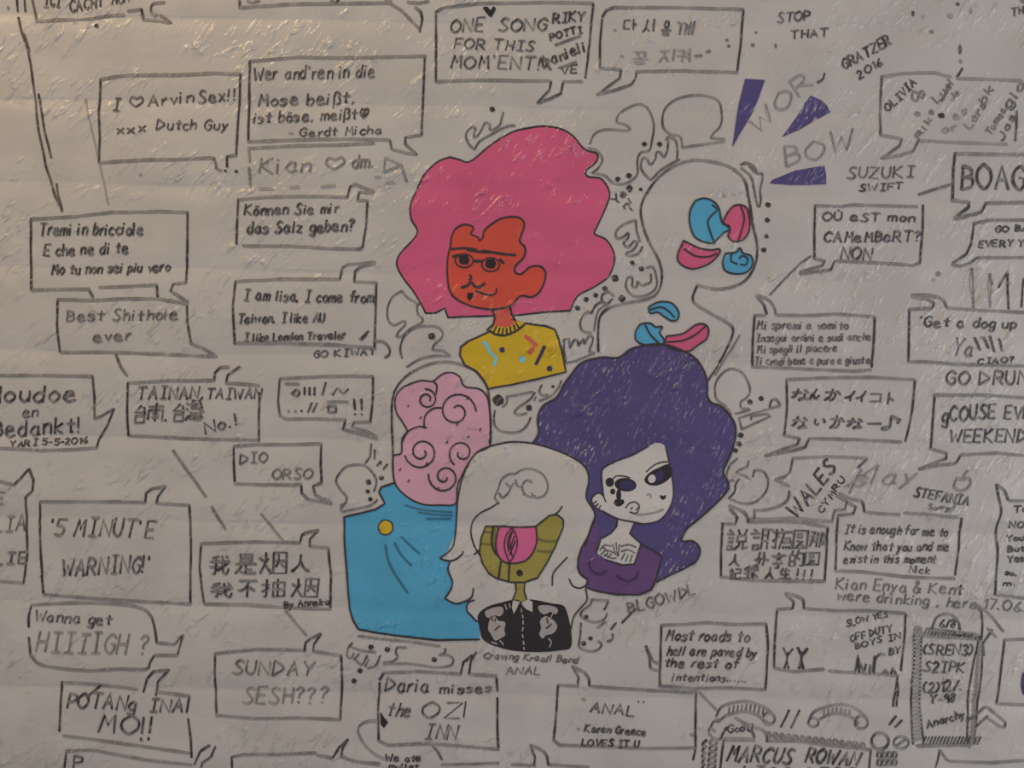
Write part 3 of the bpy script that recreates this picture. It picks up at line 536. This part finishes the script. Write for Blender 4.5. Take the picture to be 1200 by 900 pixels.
bubble('speech bubble with two rows of fading Korean writing', "706,20 711,12 720,9 780,9 830,10 871,11;871,12 868,50 864,84;706,22 703,50 703,80 728,82;728,83 726,92 700,111;700,111 720,106 740,99 745,92 746,84;746,84 800,83 864,85", [
  ('다', 731, 745, 35, 34, 12), ('시', 754, 766, 36, 35, 14), ('올', 775, 785, 40, 40, 17), ('께', 792, 811, 40, 40, 16, dict(dens=.7)), ('꼭', 742, 758, 74, 74, 17, dict(dens=.5)), ('지', 772, 788, 72, 71, 14, dict(dens=.5)), ('켜', 794, 808, 74, 73, 15, dict(dens=.5))], extra="815,66 822,65;828,61 832,60", dots=((852, 47, 1.8, 1.8, .7), (854, 54, 1.8, 1.8, .8), (882, 53, 2.2, 2.2, .7), (721, 35, 1.8, 1.8, .5), (729, 66, 1.8, 1.8, .5)))
writing('two words STOP THAT written at the top, right of the Korean bubble', [('STOP', 911, 949, 26, 24, 11, dict(w=2.2)), ('THAT', 927, 970, 46, 43, 10, dict(w=2.2, dens=.85))])
writing('slanting name over a year, near the top right', [('GRATZER', 989, 1045, 82, 52, 12, dict(w=2.2)), ('2016', 1007, 1034, 93, 77, 9)])
writing('faint curved sound word among the purple wedges', [('WOR', 888, 952, 158, 100, 20, dict(dens=.5, w=1.8))], extra="~966,86 964,93 958,97")
writing('faint big sound word BOW between lower purple wedges', [('BO', 922, 966, 196, 184, 22, dict(dens=.55, w=2)), ('W', 973, 999, 180, 176, 24, dict(dens=.6, w=2))])
writing('car make written in two small rows above the French bubble', [('SUZUKI', 993, 1070, 209, 208, 13, dict(dens=.8)), ('SWIFT', 1007, 1057, 224, 222, 8, dict(w=2.2))])
bubble('three-line French speech bubble about cheese', "955,241 985,242 1000,240 1075,242;1082,240 1081,270 1078,308;955,241 954,270 954,303;954,303 967,306 964,311 938,319;938,321 960,318 974,316 978,306;980,306 1030,308 1070,311 1078,308", [
  ('OÙ eST mon', 964, 1071, 259, 260, 10, dict(w=2.4)), ('CAMeMBeRT?', 966, 1077, 284, 283, 12, dict(w=2.5)), ('NON', 985, 1020, 304, 305, 14, dict(w=2.3))])
o = thing('marker_line', 925, 322, 'thin diagonal marker line below the French bubble', 'marker line'); Pen().lines("950,300 938,309 925,322 902,346", 2, .75, .5).build('line', INK, o)
bubble('small four-line Italian bubble in narrow script, right of the figures', "884,370 882,400 882,429;884,370 896,370;887,348 895,357 898,368;~887,347 898,350 906,358 909,369;909,369 940,370 980,368 1025,371;1025,372 1024,400 1022,430;882,430 940,432 1000,435 1021,433", [
  ('Mi spremi e vomito', 887, 993, 386, 386, 10, dict(w=1.8, dens=.8)), ('Insegui ordini e sudi anche', 886, 1021, 401, 399, 9, dict(w=1.8, dens=.8)), ('Mi spegli il piacere', 888, 980, 414, 412, 9, dict(w=1.8, dens=.8)), ('Ti credi bene e pura e giusta', 885, 1019, 428, 426, 9, dict(w=1.8, dens=.8))])
bubble('bold capital speech bubble cut off by the right edge, top', "1200,181 1160,181 1119,180;1119,180 1117,200 1116,235;1116,235 1136,237 1135,243 1118,256;1118,257 1150,249 1156,238 1200,237", [('BOAGS', 1127, 1219, 222, 222, 28, dict(w=3.4, slant=.03))], extra="1077,228 1095,222 1115,216", w=3.2)
bubble('cut-off speech bubble of two tiny lines under the bold one', "1200,258 1160,258 1141,262;1141,262 1138,285 1132,298 1117,308;1116,310 1125,312 1135,309 1146,302;1146,302 1200,302", [('GO BACK', 1167, 1222, 272, 271, 7, dict(w=2.6)), ('EVERY YEAR', 1147, 1224, 290, 288, 8, dict(w=2.4))])
writing('tall thin letters cut off at the right edge', [('|', 1141, 1143, 361, 361, 46, dict(w=1.8, dens=.6, slant=0)), ('|', 1160, 1162, 360, 360, 40, dict(w=1.8, dens=.5, slant=0))], extra="1171,337 1181,318 1182,362;1160,321 1163,333;1200,326 1197,360")
bubble('wide speech bubble about a dog, right edge', "1065,364 1065,390 1065,424;1065,424 1090,424 1120,427 1200,429;1065,363 1092,361;1092,361 1094,355 1087,351 1069,348;~1069,346 1085,346 1103,350 1109,360;1110,361 1150,364 1200,366", [
  ("'Get a dog up", 1077, 1191, 383, 385, 12, dict(w=2.3)), ('Ya', 1116, 1138, 416, 418, 20, dict(dens=.75)), ('CIAO?', 1147, 1187, 427, 425, 7, dict(w=2.4))], extra="1142,396 1148,410;1150,396 1153,396 1158,408;1160,394 1165,412;1171,397 1174,411")
writing('capitals reading GO DRUNK between two bubbles at the right', [('GO DRUN', 1109, 1204, 451, 451, 16, dict(w=2.3, dens=.85))])
bubble('speech bubble with two rows of Japanese script and a note', "922,447 922,480 919,510;919,510 937,514 934,521 897,534;897,534 930,528 944,524 948,514;922,445 960,443 1020,442 1072,445;1072,446 1069,480 1061,518;948,514 1000,515 1056,518", [
  ('な', 928, 946, 470, 470, 15, dict(w=2.6)), ('ん', 948, 959, 468, 468, 12, dict(w=2.2)), ('か', 967, 984, 469, 469, 13, dict(w=2.6)), ('イイ', 990, 1013, 470, 470, 12, dict(w=2.4)), ('コ', 1019, 1031, 470, 470, 10, dict(w=2.2)), ('ト', 1036, 1046, 473, 473, 13, dict(w=2.2)),
  ('な', 927, 943, 503, 503, 16, dict(w=2.6)), ('い', 953, 966, 499, 499, 10, dict(w=2.6)), ('か', 973, 988, 502, 502, 14, dict(w=2.6)), ('な', 992, 1008, 503, 503, 14, dict(w=2.6)), ('ー', 1016, 1031, 501, 501, 10, dict(w=2.8)), ('♪', 1034, 1053, 504, 504, 15, dict(w=3.4))])
bubble('two-line speech bubble about the weekend, cut by right edge', "1200,466 1150,463 1095,463;1095,464 1093,490 1091,526;1091,526 1110,531 1109,537 1077,550;1077,550 1100,545 1120,543 1126,534;1127,533 1170,531 1200,534", [('gCOUSE', 1104, 1165, 495, 490, 17, dict(w=2.3)), ('EVERY', 1178, 1230, 491, 490, 15, dict(w=2.3)), ('WEEKENDS', 1112, 1214, 519, 518, 15, dict(w=2.4))])
bubble('odd-shaped speech bubble with bold slanting name of a country', "929,537 970,535 1016,537;1016,538 1006,548;929,537 926,553 920,558 909,562;909,562 925,570;~925,575 923,585 915,592 900,597 884,598;884,598 884,608;884,609 930,607 975,611;975,611 978,598 990,597 993,587", [('WALES', 934, 980, 609, 550, 17, dict(w=3.4, slant=.2, broad=.3)), ('CYMRU', 964, 990, 602, 562, 7, dict(w=2.4, broad=.3))], w=2.3, dens=.8)
writing('faint slanting scribbled word right of the country name', [('slay', 1000, 1070, 570, 566, 19, dict(dens=.5, slant=.5))], extra="990,571 1030,545;995,578 1010,550", ex=0.5)
writing('small name with an apple doodle above it, right side', [('STEFANIA', 1071, 1134, 582, 592, 11, dict(w=2.3)), ('Sorry', 1088, 1112, 597, 598, 6, dict(dens=.7))], extra="~1120,562 1118,570 1124,575 1132,573 1137,566 1135,560 1128,562 1121,560;1127,562 1130,556 1134,551;~1112,580 1119,586 1118,594 1110,599", ex=0.6)
bubble('dense speech bubble packed with Chinese characters, right of the woman', "846,614 862,614;862,614 864,606 856,597;~855,593 868,598 874,603 877,612;877,612 910,611 940,612 970,618;970,618 968,650 966,680;847,613 845,645 845,675;845,676 880,680 925,681 966,681;880,608 930,610 975,611", [
  ('說', 850, 875, 644, 643, 23, dict(w=2.1)), ('謝', 878, 911, 644, 643, 23, dict(w=2.1)), ('為', 912, 927, 643, 642, 22, dict(w=2.1)), ('圓', 929, 945, 642, 642, 20, dict(w=1.9)), ('那', 948, 965, 640, 641, 17, dict(w=2.1)),
  ('人', 855, 866, 663, 663, 13, dict(w=2.3)), ('分', 885, 900, 663, 663, 15, dict(w=2.1)), ('享', 904, 919, 666, 665, 18, dict(w=2.2)), ('的', 924, 940, 664, 663, 17, dict(w=2)), ('圓', 943, 959, 662, 662, 14, dict(w=1.8)),
  ('記', 854, 868, 678, 678, 11, dict(w=2)), ('錄', 871, 887, 678, 678, 14, dict(w=2.2)), ('人', 897, 906, 678, 678, 12, dict(w=2.3)), ('生', 913, 926, 678, 678, 12, dict(w=2.4)), ('!!!', 933, 953, 679, 679, 12, dict(w=2))])
bubble('three-line English bubble about this moment, tail to upper left', "982,604 980,640 979,667;982,604 1000,602 1003,594 993,588 981,581;~984,578 998,585 1010,588 1013,600;1014,600 1030,602 1054,603;1060,601 1090,603 1123,607;1127,607 1123,645 1119,674;979,669 1010,670 1060,676 1118,678", [
  ('It is enough for me to', 990, 1111, 625, 629, 11, dict(w=1.8, slant=.25)), ('Know that you and me', 989, 1111, 645, 646, 11, dict(w=1.8, slant=.25)), ('exist in this moment', 989, 1096, 660, 660, 10, dict(w=1.8, slant=.25)), ('Nick', 1065, 1088, 671, 672, 8, dict(w=1.8))])
writing('two-line note about drinking here, with a date', [('Kian Enya & Kent', 979, 1127, 690, 697, 13, dict(w=1.9, dens=.75)), ('were drinking , here 17.06.', 981, 1200, 703, 717, 12, dict(w=1.9, dens=.75))])
bubble('narrow cut-off bubble with a column of short words, right edge', "~1167,568 1170,583 1173,600 1168,620 1169,650 1166,697;~1167,568 1176,574 1181,586;1183,587 1200,587;1167,697 1200,701", [
  ('To', 1187, 1204, 601, 600, 8, dict(w=2)), ('NOT', 1183, 1208, 619, 618, 8, dict(w=2.2)), ('You', 1180, 1200, 635, 633, 7, dict(w=2.2)), ('But', 1181, 1200, 647, 646, 7, dict(w=2.2)), ('Yes', 1181, 1200, 660, 658, 8, dict(w=2.2)), ('so,', 1178, 1192, 674, 674, 6, dict(w=2.2)), ('m.', 1176, 1190, 686, 686, 6, dict(w=2.2))])
bubble('comic panel bubble with two tiny stick figures, lower right', "911,715 908,745 907,782;911,714 929,713 930,705 921,697;~921,695 932,698 941,703 942,713;943,713 980,716 1020,716 1061,719;1062,720 1060,750 1056,786;908,783 930,787 965,784;972,786 1000,788 1052,792;1052,792 1050,810 1047,828;1052,800 1053,814 1051,828", [
  ('SLOW YES', 992, 1041, 734, 723, 7, dict(w=2)), ('OFF DUTY', 997, 1045, 752, 740, 8, dict(w=2)), ('BOYS IN', 1003, 1056, 760, 748, 7, dict(w=2)), ('BY', 1042, 1055, 767, 766, 8, dict(w=2.4))],
  extra="1002,789 1006,768 1007,788;1008,777 1013,788 1015,778;1019,789 1020,779;1023,788 1025,769;~1024,789 1026,773 1031,767 1037,767;1034,790 1038,785 1041,790;1044,790 1047,783 1050,790")
for x in (922, 939):
    o = thing('stick_figure', x, 772, 'tiny stick figure with raised arms in the comic panel, %s one' % ('left' if x < 930 else 'right, more heavily inked'), 'doodle')
    Pen().lines("%d,783 %d,775;%d,783 %d,775;%d,775 %d,764;%d,768 %d,759;%d,768 %d,760" % (x-3, x, x+2, x, x, x+1, x, x-4, x+1, x+7), 2.2 if x < 930 else 3.8, 1, .3).build('outline', INK, o)
bubble('speech bubble of four slanting lines about roads to hell', "775,733 830,730 860,732 898,731;898,731 900,760 897,808;775,733 774,770 773,803;773,804 815,807 850,806 897,808;~757,757 761,771 763,783 773,786;~757,757 761,766 766,775 773,777", [
  ('Most roads to', 780, 877, 751, 752, 13, dict(slant=.3)), ('hell are paved by', 781, 885, 768, 770, 11, dict(slant=.3, w=2.3)), ('the rest of', 778, 863, 782, 783, 11, dict(slant=.3, w=2.3)), ('intentions......', 788, 875, 798, 799, 9, dict(slant=.3))])
bubble('wide speech bubble with one quoted word, bottom centre', "654,804 652,835 649,867;649,867 656,873 700,874 760,877 815,876;811,811 816,811;816,812 815,840 815,875;654,803 677,804;677,803 678,794 671,781;671,781 685,788 690,795 691,804;692,804 740,808 811,812;815,877 812,890", [
  ('ANAL', 692, 742, 834, 839, 12, dict(w=2.3)), ("'", 747, 749, 830, 830, 8), ("'", 753, 755, 830, 830, 8), ('Karen Greece', 685, 756, 857, 862, 9, dict(w=2.3)), ('LOVES IT U', 682, 748, 873, 876, 8, dict(w=2.9))], dots=((684, 820, 2.6, 2.2, .5), (678, 854, 1.8, 1.8, .5), (811, 861, 2.2, 2.2, .5)))
bubble('cut-off speech bubble at the bottom edge, below the quoted word', "600,896 627,897;626,897 627,887 622,874;~622,873 632,877 640,884 643,897;645,896 690,899")
# ornate frame with drawn arches
o = bubble('ornate framed bubble with a name in capitals, bottom edge', "848,867 846,882 844,900;848,867 884,867;898,868 930,868 970,873 1020,878;1020,879 1018,900", [('MARCUS', 851, 925, 892, 895, 19, dict(w=2.8, slant=.3)), ('ROWAN', 943, 1003, 893, 897, 17, dict(w=2.8, slant=.3)), ('LIOS', 870, 925, 913, 914, 15, dict(w=2.6)), ('SISS', 940, 1000, 914, 914, 14, dict(w=2.6))])
pen = Pen()
pen.lines("~839,840 845,829 858,824 875,822 892,827 904,835 908,843 904,848 898,846;~841,846 850,839 862,835 876,834 888,838 896,845;~838,857 832,853 831,859 836,865 844,866 848,858 852,852;~832,853 836,846 842,843;820,812 830,822 840,832;"
          "", 2.2, .8)
for i in range(9): x = 855+i*5; pen.stroke([(x, 825+abs(i-4)*.7), (x-1.5, 834+abs(i-4)*.8)], 1.6, .7)
pen.ring(901, 842, 7, 7, 2); pen.build('arch', INK, o)
pen = Pen().lines("~947,846 952,836 960,831 978,826 993,826 1006,832 1015,841;~961,842 972,837 986,836 998,840 1005,847", 2.2, .8)
for i in range(7): x = 966+i*5; pen.stroke([(x, 829+abs(i-3)*.8), (x-1, 837+abs(i-3)*.8)], 1.5, .5)
pen.ring(1009, 846, 7.5, 7.5, 2); pen.ring(953, 846, 6, 5, 2); pen.build('arch', INK, o)
pen = Pen()
for i in range(15): x = 901+i*7.8; pen.ring(x, 861+i*.85, 2.8, 3.4, 1.3, .6, broad=.3); pen.stroke([(x-2, 864+i*.85), (x+2, 858+i*.85)], 1.1, .6, .3)
pen.build('bead_row', INK, o)
pen = Pen(); pen.ring(1031, 868, 10, 9.5, 2.6, .85); pen.ring(1056, 870, 9, 7, 2, .8); pen.stroke([(1050, 874), (1062, 866)], 2, .8); pen.build('ring', INK, o)
pen = Pen(); text(pen, 'Good', 852, 880, 858, 857, 9, 2); pen.lines("850,865 884,866;~862,841 874,848 884,852 893,855 898,861 899,869;~870,847 880,855 884,864", 2.4, .85); pen.build('tail', INK, o)
pen = Pen()
for i in range(5): pen.ring(836-i*.5, 870+i*7, 4.2, 3, 2, .85); pen.stroke(curve([(828-i*.5, 867+i*7), (823, 872+i*7), (827-i*.5, 875+i*7)], 3), 2.6, .95)
for i in range(4):
    for j in range(2): pen.ring(1030+i*6, 884+j*9, 2.4, 3.4, 1.9, .85)
pen.build('scroll_work', INK, o)
for lb, q in (('pair of short slashes between the two drawn arches', "915,852 925,832;927,853 937,832"), ('pair of small slashes right of the drawn arches', "1042,849 1050,839;1049,852 1057,844")):
    doodle(lb, q, (), 'slash_pair', 'marks', 2.4, .9)
# scroll with hatched posts
o = thing('column_frame', 1112, 800, 'hatched column frame drawn around rows of signs, lower right', 'frame doodle')
Pen().lines("1071,742 1072,770 1069,800 1068,835 1070,872;1080,742 1079,780 1078,830 1082,868;1147,750 1141,775 1135,810 1133,868;1152,752 1150,790 1145,830 1141,868", 2.2, .9).build('outline', INK, o)
pen = Pen()
for i in range(26): y = 745+i*4.8; pen.stroke([(1070, y+3), (1079, y)], 1.6, .55); pen.stroke([(1146-i*.42, y+12), (1150-i*.36, y+2)], 1.5, .4)
for i in range(17): x = 1083+i*4; pen.stroke([(x, 744+i*.3), (x+4, 736+i*.6)], 2.2, .75+.015*i); pen.stroke([(x-2, 872), (x+2, 863)], 1.9, .85)
pen.lines("1080,745 1146,749;1090,737 1145,744;1075,874 1138,873;1072,738 1080,738;1072,741 1082,742;1074,735 1080,736", 2.6, .9); pen.build('hatching', INK, o)
Pen().lines("~1092,737 1098,725 1108,720 1118,722 1124,730 1125,738;~1141,707 1150,716 1152,730 1150,750;~1141,707 1158,718 1176,740;1152,754 1163,738;1158,737 1167,746;1152,755 1153,768;~1133,845 1143,838 1155,829 1165,835 1177,845;~1177,845 1177,851 1170,850 1157,841;~1157,839 1150,845 1143,852", 2.2, .85).build('arrow', INK, o)
for a in (('6/8', 1101, 1119, 735, 735, 9), ('(SREN3)', 1082, 1138, 767, 768, 12), ('S2IPK', 1083, 1129, 787, 788, 12), ('(2)12/.', 1082, 1128, 812, 809, 12), ('Y-98', 1090, 1119, 825, 823, 10), ('Anarchy', 1087, 1130, 853, 841, 9)):
    pen = Pen(); text(pen, *a, w=2.3, slant=.2); pen.build('text_line', INK, o, 0.0001)
o = bubble('cut-off speech bubble with a purple spot, lower right edge', "1200,749 1177,750;1177,750 1173,785 1168,824;1168,825 1200,826"); blob('purple_spot', 1201, 801, 5, 14, VIOLET, o, 0.0002)
bubble('cut-off speech bubble in the bottom right corner', "1096,900 1099,890 1101,880;1101,879 1110,891;1112,892 1160,894 1200,891")
o = bubble('scribbled-over speech bubble near the top right, tail to lower left', "1033,90 1032,120 1032,158;1032,158 1057,163 1054,171 1033,186;1033,186 1055,182 1070,177 1076,165;1033,90 1060,86 1095,85 1114,90;1122,92 1160,93 1197,95;1078,165 1120,167 1180,169;1192,130 1190,165", [
  ('OLIVIA', 1042, 1074, 131, 98, 9, dict(w=2.2)), ('Os', 1071, 1084, 120, 113, 12, dict(dens=.6)), ('Luci', 1100, 1118, 121, 97, 9, dict(dens=.7)), ('Ja', 1116, 1124, 118, 112, 8, dict(dens=.5)), ('Rik', 1078, 1092, 164, 140, 7, dict(dens=.7)),
  ('bk', 1153, 1164, 122, 106, 9, dict(dens=.7)), ('Lars', 1136, 1156, 152, 124, 9, dict(dens=.6)), ('Tomas', 1160, 1180, 160, 130, 8, dict(dens=.6, w=2.2)), ('Jas', 1176, 1190, 166, 138, 8, dict(dens=.7, w=2.2)), ('gio', 1184, 1200, 128, 100, 11, dict(dens=.7, w=2.4)), ('or', 1105, 1122, 157, 152, 9, dict(dens=.4)), ('es', 1120, 1134, 140, 132, 9, dict(dens=.4))],
  dots=((1076, 133, 3, 3, .6), (1092, 131, 3, 3, .7), (1104, 135, 4, 3.2, 1)), dens=.75)
writing('small cut-off letters in the top right corner', [('THE', 1186, 1206, 19, 15, 9, dict(dens=.8))], extra="1196,0 1200,3")
o = thing('ink_specks', 1105, 40, 'scatter of loose ink specks at the top right of the wall', 'ink specks'); o['kind'] = 'stuff'
bpy.data.objects.remove(o)
pen = Pen()
for x, y, a, b, d in ((1070, 16, 1.6, 3.4, .9), (1122, 5, 2.2, 2.4, .9), (1113, 19, 3, 3, .4), (1092, 37, 2.6, 2.6, .6), (1138, 13, 1.4, 4, .4), (1125, 58, 2, 6, .8), (1126, 72, 1.6, 3, .5), (1082, 20, 1.2, 2.6, .3), (1041, 51, 2.6, 2.6, .6), (1040, 46, 1.2, 4, .8), (1100, 321, 3, 3, .6), (1095, 328, 2, 2, .3), (909, 54, 1.4, 3, .7), (886, 38, 1.6, 1.6, .7), (9, 9, 1.2, 2.4, .6), (165, 205, 1.6, 1.6, .5), (849, 229, 2, 2.4, .4)): pen.dot(x, y, a, b, d)
pen.stroke([(1122, 90), (1125, 85), (1128, 80)], 3, .9); pen.stroke([(1113, 98), (1110, 108), (1104, 118)], 2.4, .7)
o = pen.build('ink_specks', INK); o['label'] = 'loose ink specks scattered over the bare parts of the wall'; o['category'] = 'ink specks'; o['kind'] = 'stuff'
# signature and caption
writing('faint artist-like signature slanting up under the purple-haired woman', [('BLGOWDL', 738, 816, 720, 696, 13, dict(dens=.75, slant=.1))], extra="745,714 729,730")
writing('caption of thin slanting words beneath the black jacket', [('Craving Kraall Band', 567, 676, 772, 777, 8, dict(w=1.8, dens=.8, slant=.3)), ('ANAL', 593, 632, 791, 790, 9, dict(w=1.8, dens=.75, slant=.3))])
# long lines
doodle('long marker line down the far left to the Italian bubble', "21,20 26,38 31,52 36,75 40,108 45,150 54,195 64,228 73,248;29,40 34,60;45,110 52,150 60,185;66,215 68,228 73,246;20,0 20,13;29,0 29,13", (), 'marker_line', 'marker line', 2.4, .9)
doodle('faint thin line left of the heart bubble', "100,116 106,145 114,180 122,215 127,240", (), 'marker_line', 'marker line', 1.4, .35)
doodle('grey diagonal line from the city bubble towards the Chinese bubble', "203,528 222,555 241,582;248,594 256,608 264,620", (), 'marker_line', 'marker line', 3.0, .75)
doodle('grey diagonal line from the Chinese bubble to the Sunday bubble', "335,716 345,728 359,744;306,602 322,622 332,634", (), 'marker_line', 'marker line', 2.6, .65)
doodle('thin straight line beside the lower neck of the blank figure', "867,393 858,408 845,428 838,440", (), 'marker_line', 'marker line', 1.6, .6)

# ================================================================== doodled faces and curls between the figures
doodle('curl doodle with teeth along upper left of the pink hair', "~556,175 549,168 546,158 551,150 557,150 555,160 560,159 565,151 569,144 574,146 574,152 580,151 586,146 588,138 590,131;~556,175 562,166 575,158 592,149 603,147", ((577, 128, 3.2),))
doodle('two-lobed blank doodle head at the right of the pink hair', "~691,169 697,157 710,152 735,153 737,149 730,145 723,143 725,134 736,126 750,122 760,128 766,146 764,165 761,176 751,179 747,188 747,203 741,211 730,216 718,214 709,206 695,203;~690,174 700,177 706,187 701,197 694,203", ((755, 169, 2.8), (724, 210, 3), (737, 206, 3.2)))
doodle('round profile doodle between blank figure and purple wedge', "~800,173 797,160 785,157 777,148 778,130 790,118 810,112 830,113 843,120 846,137 843,149 836,156 833,162;833,162 849,163;849,166 820,170 800,173")
doodle('toothy comb doodle above the blank figure head', "~783,164 782,176 778,184 773,178 769,180 768,187 762,193 758,186 753,186 751,196 756,205 763,211;~763,211 774,200 785,193 796,187;~785,161 792,165 794,178 793,186;~780,164 784,160 790,161", ((773, 169, 3),))
writing('small slanting scribbled words right of the pink hair', [('Yes', 722, 742, 241, 221, 9, dict(w=2.2)), ('ni', 732, 742, 245, 237, 7), ('|', 741, 749, 246, 234, 5)], dots=((751, 222, 2.2),))
doodle('zigzag mouth doodle inside left shoulder outline of the blank figure', "~745,258 731,263 722,271 723,279 730,278 736,273 736,279 731,285 736,290 743,283 747,285 742,293 734,297 738,300 748,297 753,289;745,258 746,270 750,283", ((741, 308, 2.6), (752, 315, 3)))
doodle('looped mouth doodle in the corner of the blank figure outline', "~758,314 765,313 769,322 770,333 765,342 753,347 741,346 734,337 735,327 741,325 741,335 746,336 747,330 752,334 757,333 763,330 763,321", ())
doodle('wavy doodle beside dots below the right of the pink hair', "~719,347 713,342 706,346 706,353 712,356 718,350;~707,353 698,358 693,367 690,365 683,370 680,380 683,388 693,390;~712,357 702,363 698,375 696,388", ((721, 326, 4.2), (729, 350, 4), (709, 338, 3), (698, 346, 2.8), (687, 351, 3), (677, 361, 3)))
doodle('comb-toothed square doodle right of the yellow shirt', "663,425 661,410 661,398 667,397 668,408;~668,408 673,399 677,400 678,405 684,397 685,403 690,394 695,396 693,405 691,412 697,413;663,426 675,423 696,414")
doodle('open-mouthed doodle at the right edge of blank figure head', "~868,193 875,191 884,196 888,204 893,203 893,212 891,222 892,233 890,243;~869,197 880,207 884,222 888,242;~877,192 884,202", ((900, 240, 3.1), (899, 258, 2.9), (898, 277, 2.5), (895, 293, 2.9)))
doodle('apple-core shaped doodle left below the pink hair', "~471,341 460,348 454,362 455,375 462,381 473,376 475,380 468,388 465,394 471,394 480,386 494,378 495,373 490,368 489,360 491,356;~471,341 478,349 490,355")
doodle('open-beaked doodle head with one dot, left of the yellow shirt', "~471,420 469,408 474,394 485,385 500,382 514,384 519,391 516,398 509,404 507,410;507,410 520,411 527,417;~527,418 510,417 492,421 477,430", ((506, 394, 4),))
doodle('skull-shaped doodle facing right beside the blue shirt', "~399,593 405,589 406,582 399,574 394,563 400,552 408,546 425,545 435,552 441,562 440,571 438,576;399,597 404,591;~400,600 415,597 432,593 440,588 442,585;435,520 434,535 428,543;439,527 439,538;446,540 442,546;447,541 446,544;454,544 449,550", ((432, 565, 3.2), (431, 576, 2.5), (434, 585, 2.6), (447, 560, 2.8)))
doodle('row of doodled teeth and dots below the blue shirt', "~413,753 408,760 407,769 412,771 415,765;~415,773 421,766;~412,758 424,762 440,764;~416,772 424,779 431,768;~428,781 433,772;~431,783 440,780 446,768;~476,759 466,759 464,765 466,770 460,775 450,776;~450,778 480,778 510,782 528,780 531,773 526,768 516,767;~515,768 521,765 522,760;420,745 450,749 480,752 515,757", ((435, 758, 3.1), (454, 761, 3.1), (422, 786, 3), (415, 798, 3), (509, 773, 3.1)))
doodle('pot-bellied doodle with big black eye under the yellow shirt', "~580,481 579,495 585,504 598,507 610,505 618,498 622,489;~594,464 594,472 589,477;594,465 610,462 624,459;~627,460 620,469 607,478 603,484 610,486 617,484;~635,451 632,458 635,463 642,463;~628,465 626,470;~658,446 654,455 646,464 632,470", ((584, 469, 6.6), (620, 478, 3.6), (648, 453, 1.8)))
doodle('round-headed doodle at the upper right of the purple hair', "~857,485 850,476 840,468 838,460 839,449 846,438 857,432 869,436 876,446 879,458 875,466 868,471 869,478 877,479;862,485 879,480", ((879, 471, 3), (892, 467, 3)))
doodle('telephone-like doodle right of the purple hair with dots below', "866,490 885,484 905,478 913,476;~902,478 904,470 910,468 914,475;869,503 866,490;869,503 885,496 903,488 898,485;~880,492 882,488 900,485", ((868, 510, 3.2), (866, 520, 2.8), (862, 528, 2.8)))
doodle('snail-shaped doodle at the lower right of the purple hair', "~864,537 856,545 852,555 853,563 860,563;~877,540 875,547 868,550 863,554 872,557 878,561;884,551 882,559;~886,551 895,553 900,564 898,575 890,585 880,590 866,589 855,584;~866,561 862,568 861,576 854,584")
doodle('two small doodled faces stacked right of the black jacket', "~694,702 692,709 683,716 681,722 690,728 700,729 708,726 712,719;695,703 713,704;~713,705 710,712 708,715;~681,730 680,745 679,758 690,763 700,762 705,756 702,752;~710,729 700,736;~722,730 716,738;~718,743 718,749 712,752", ((687, 723, 2.6), (692, 748, 2.6), (684, 754, 3)))
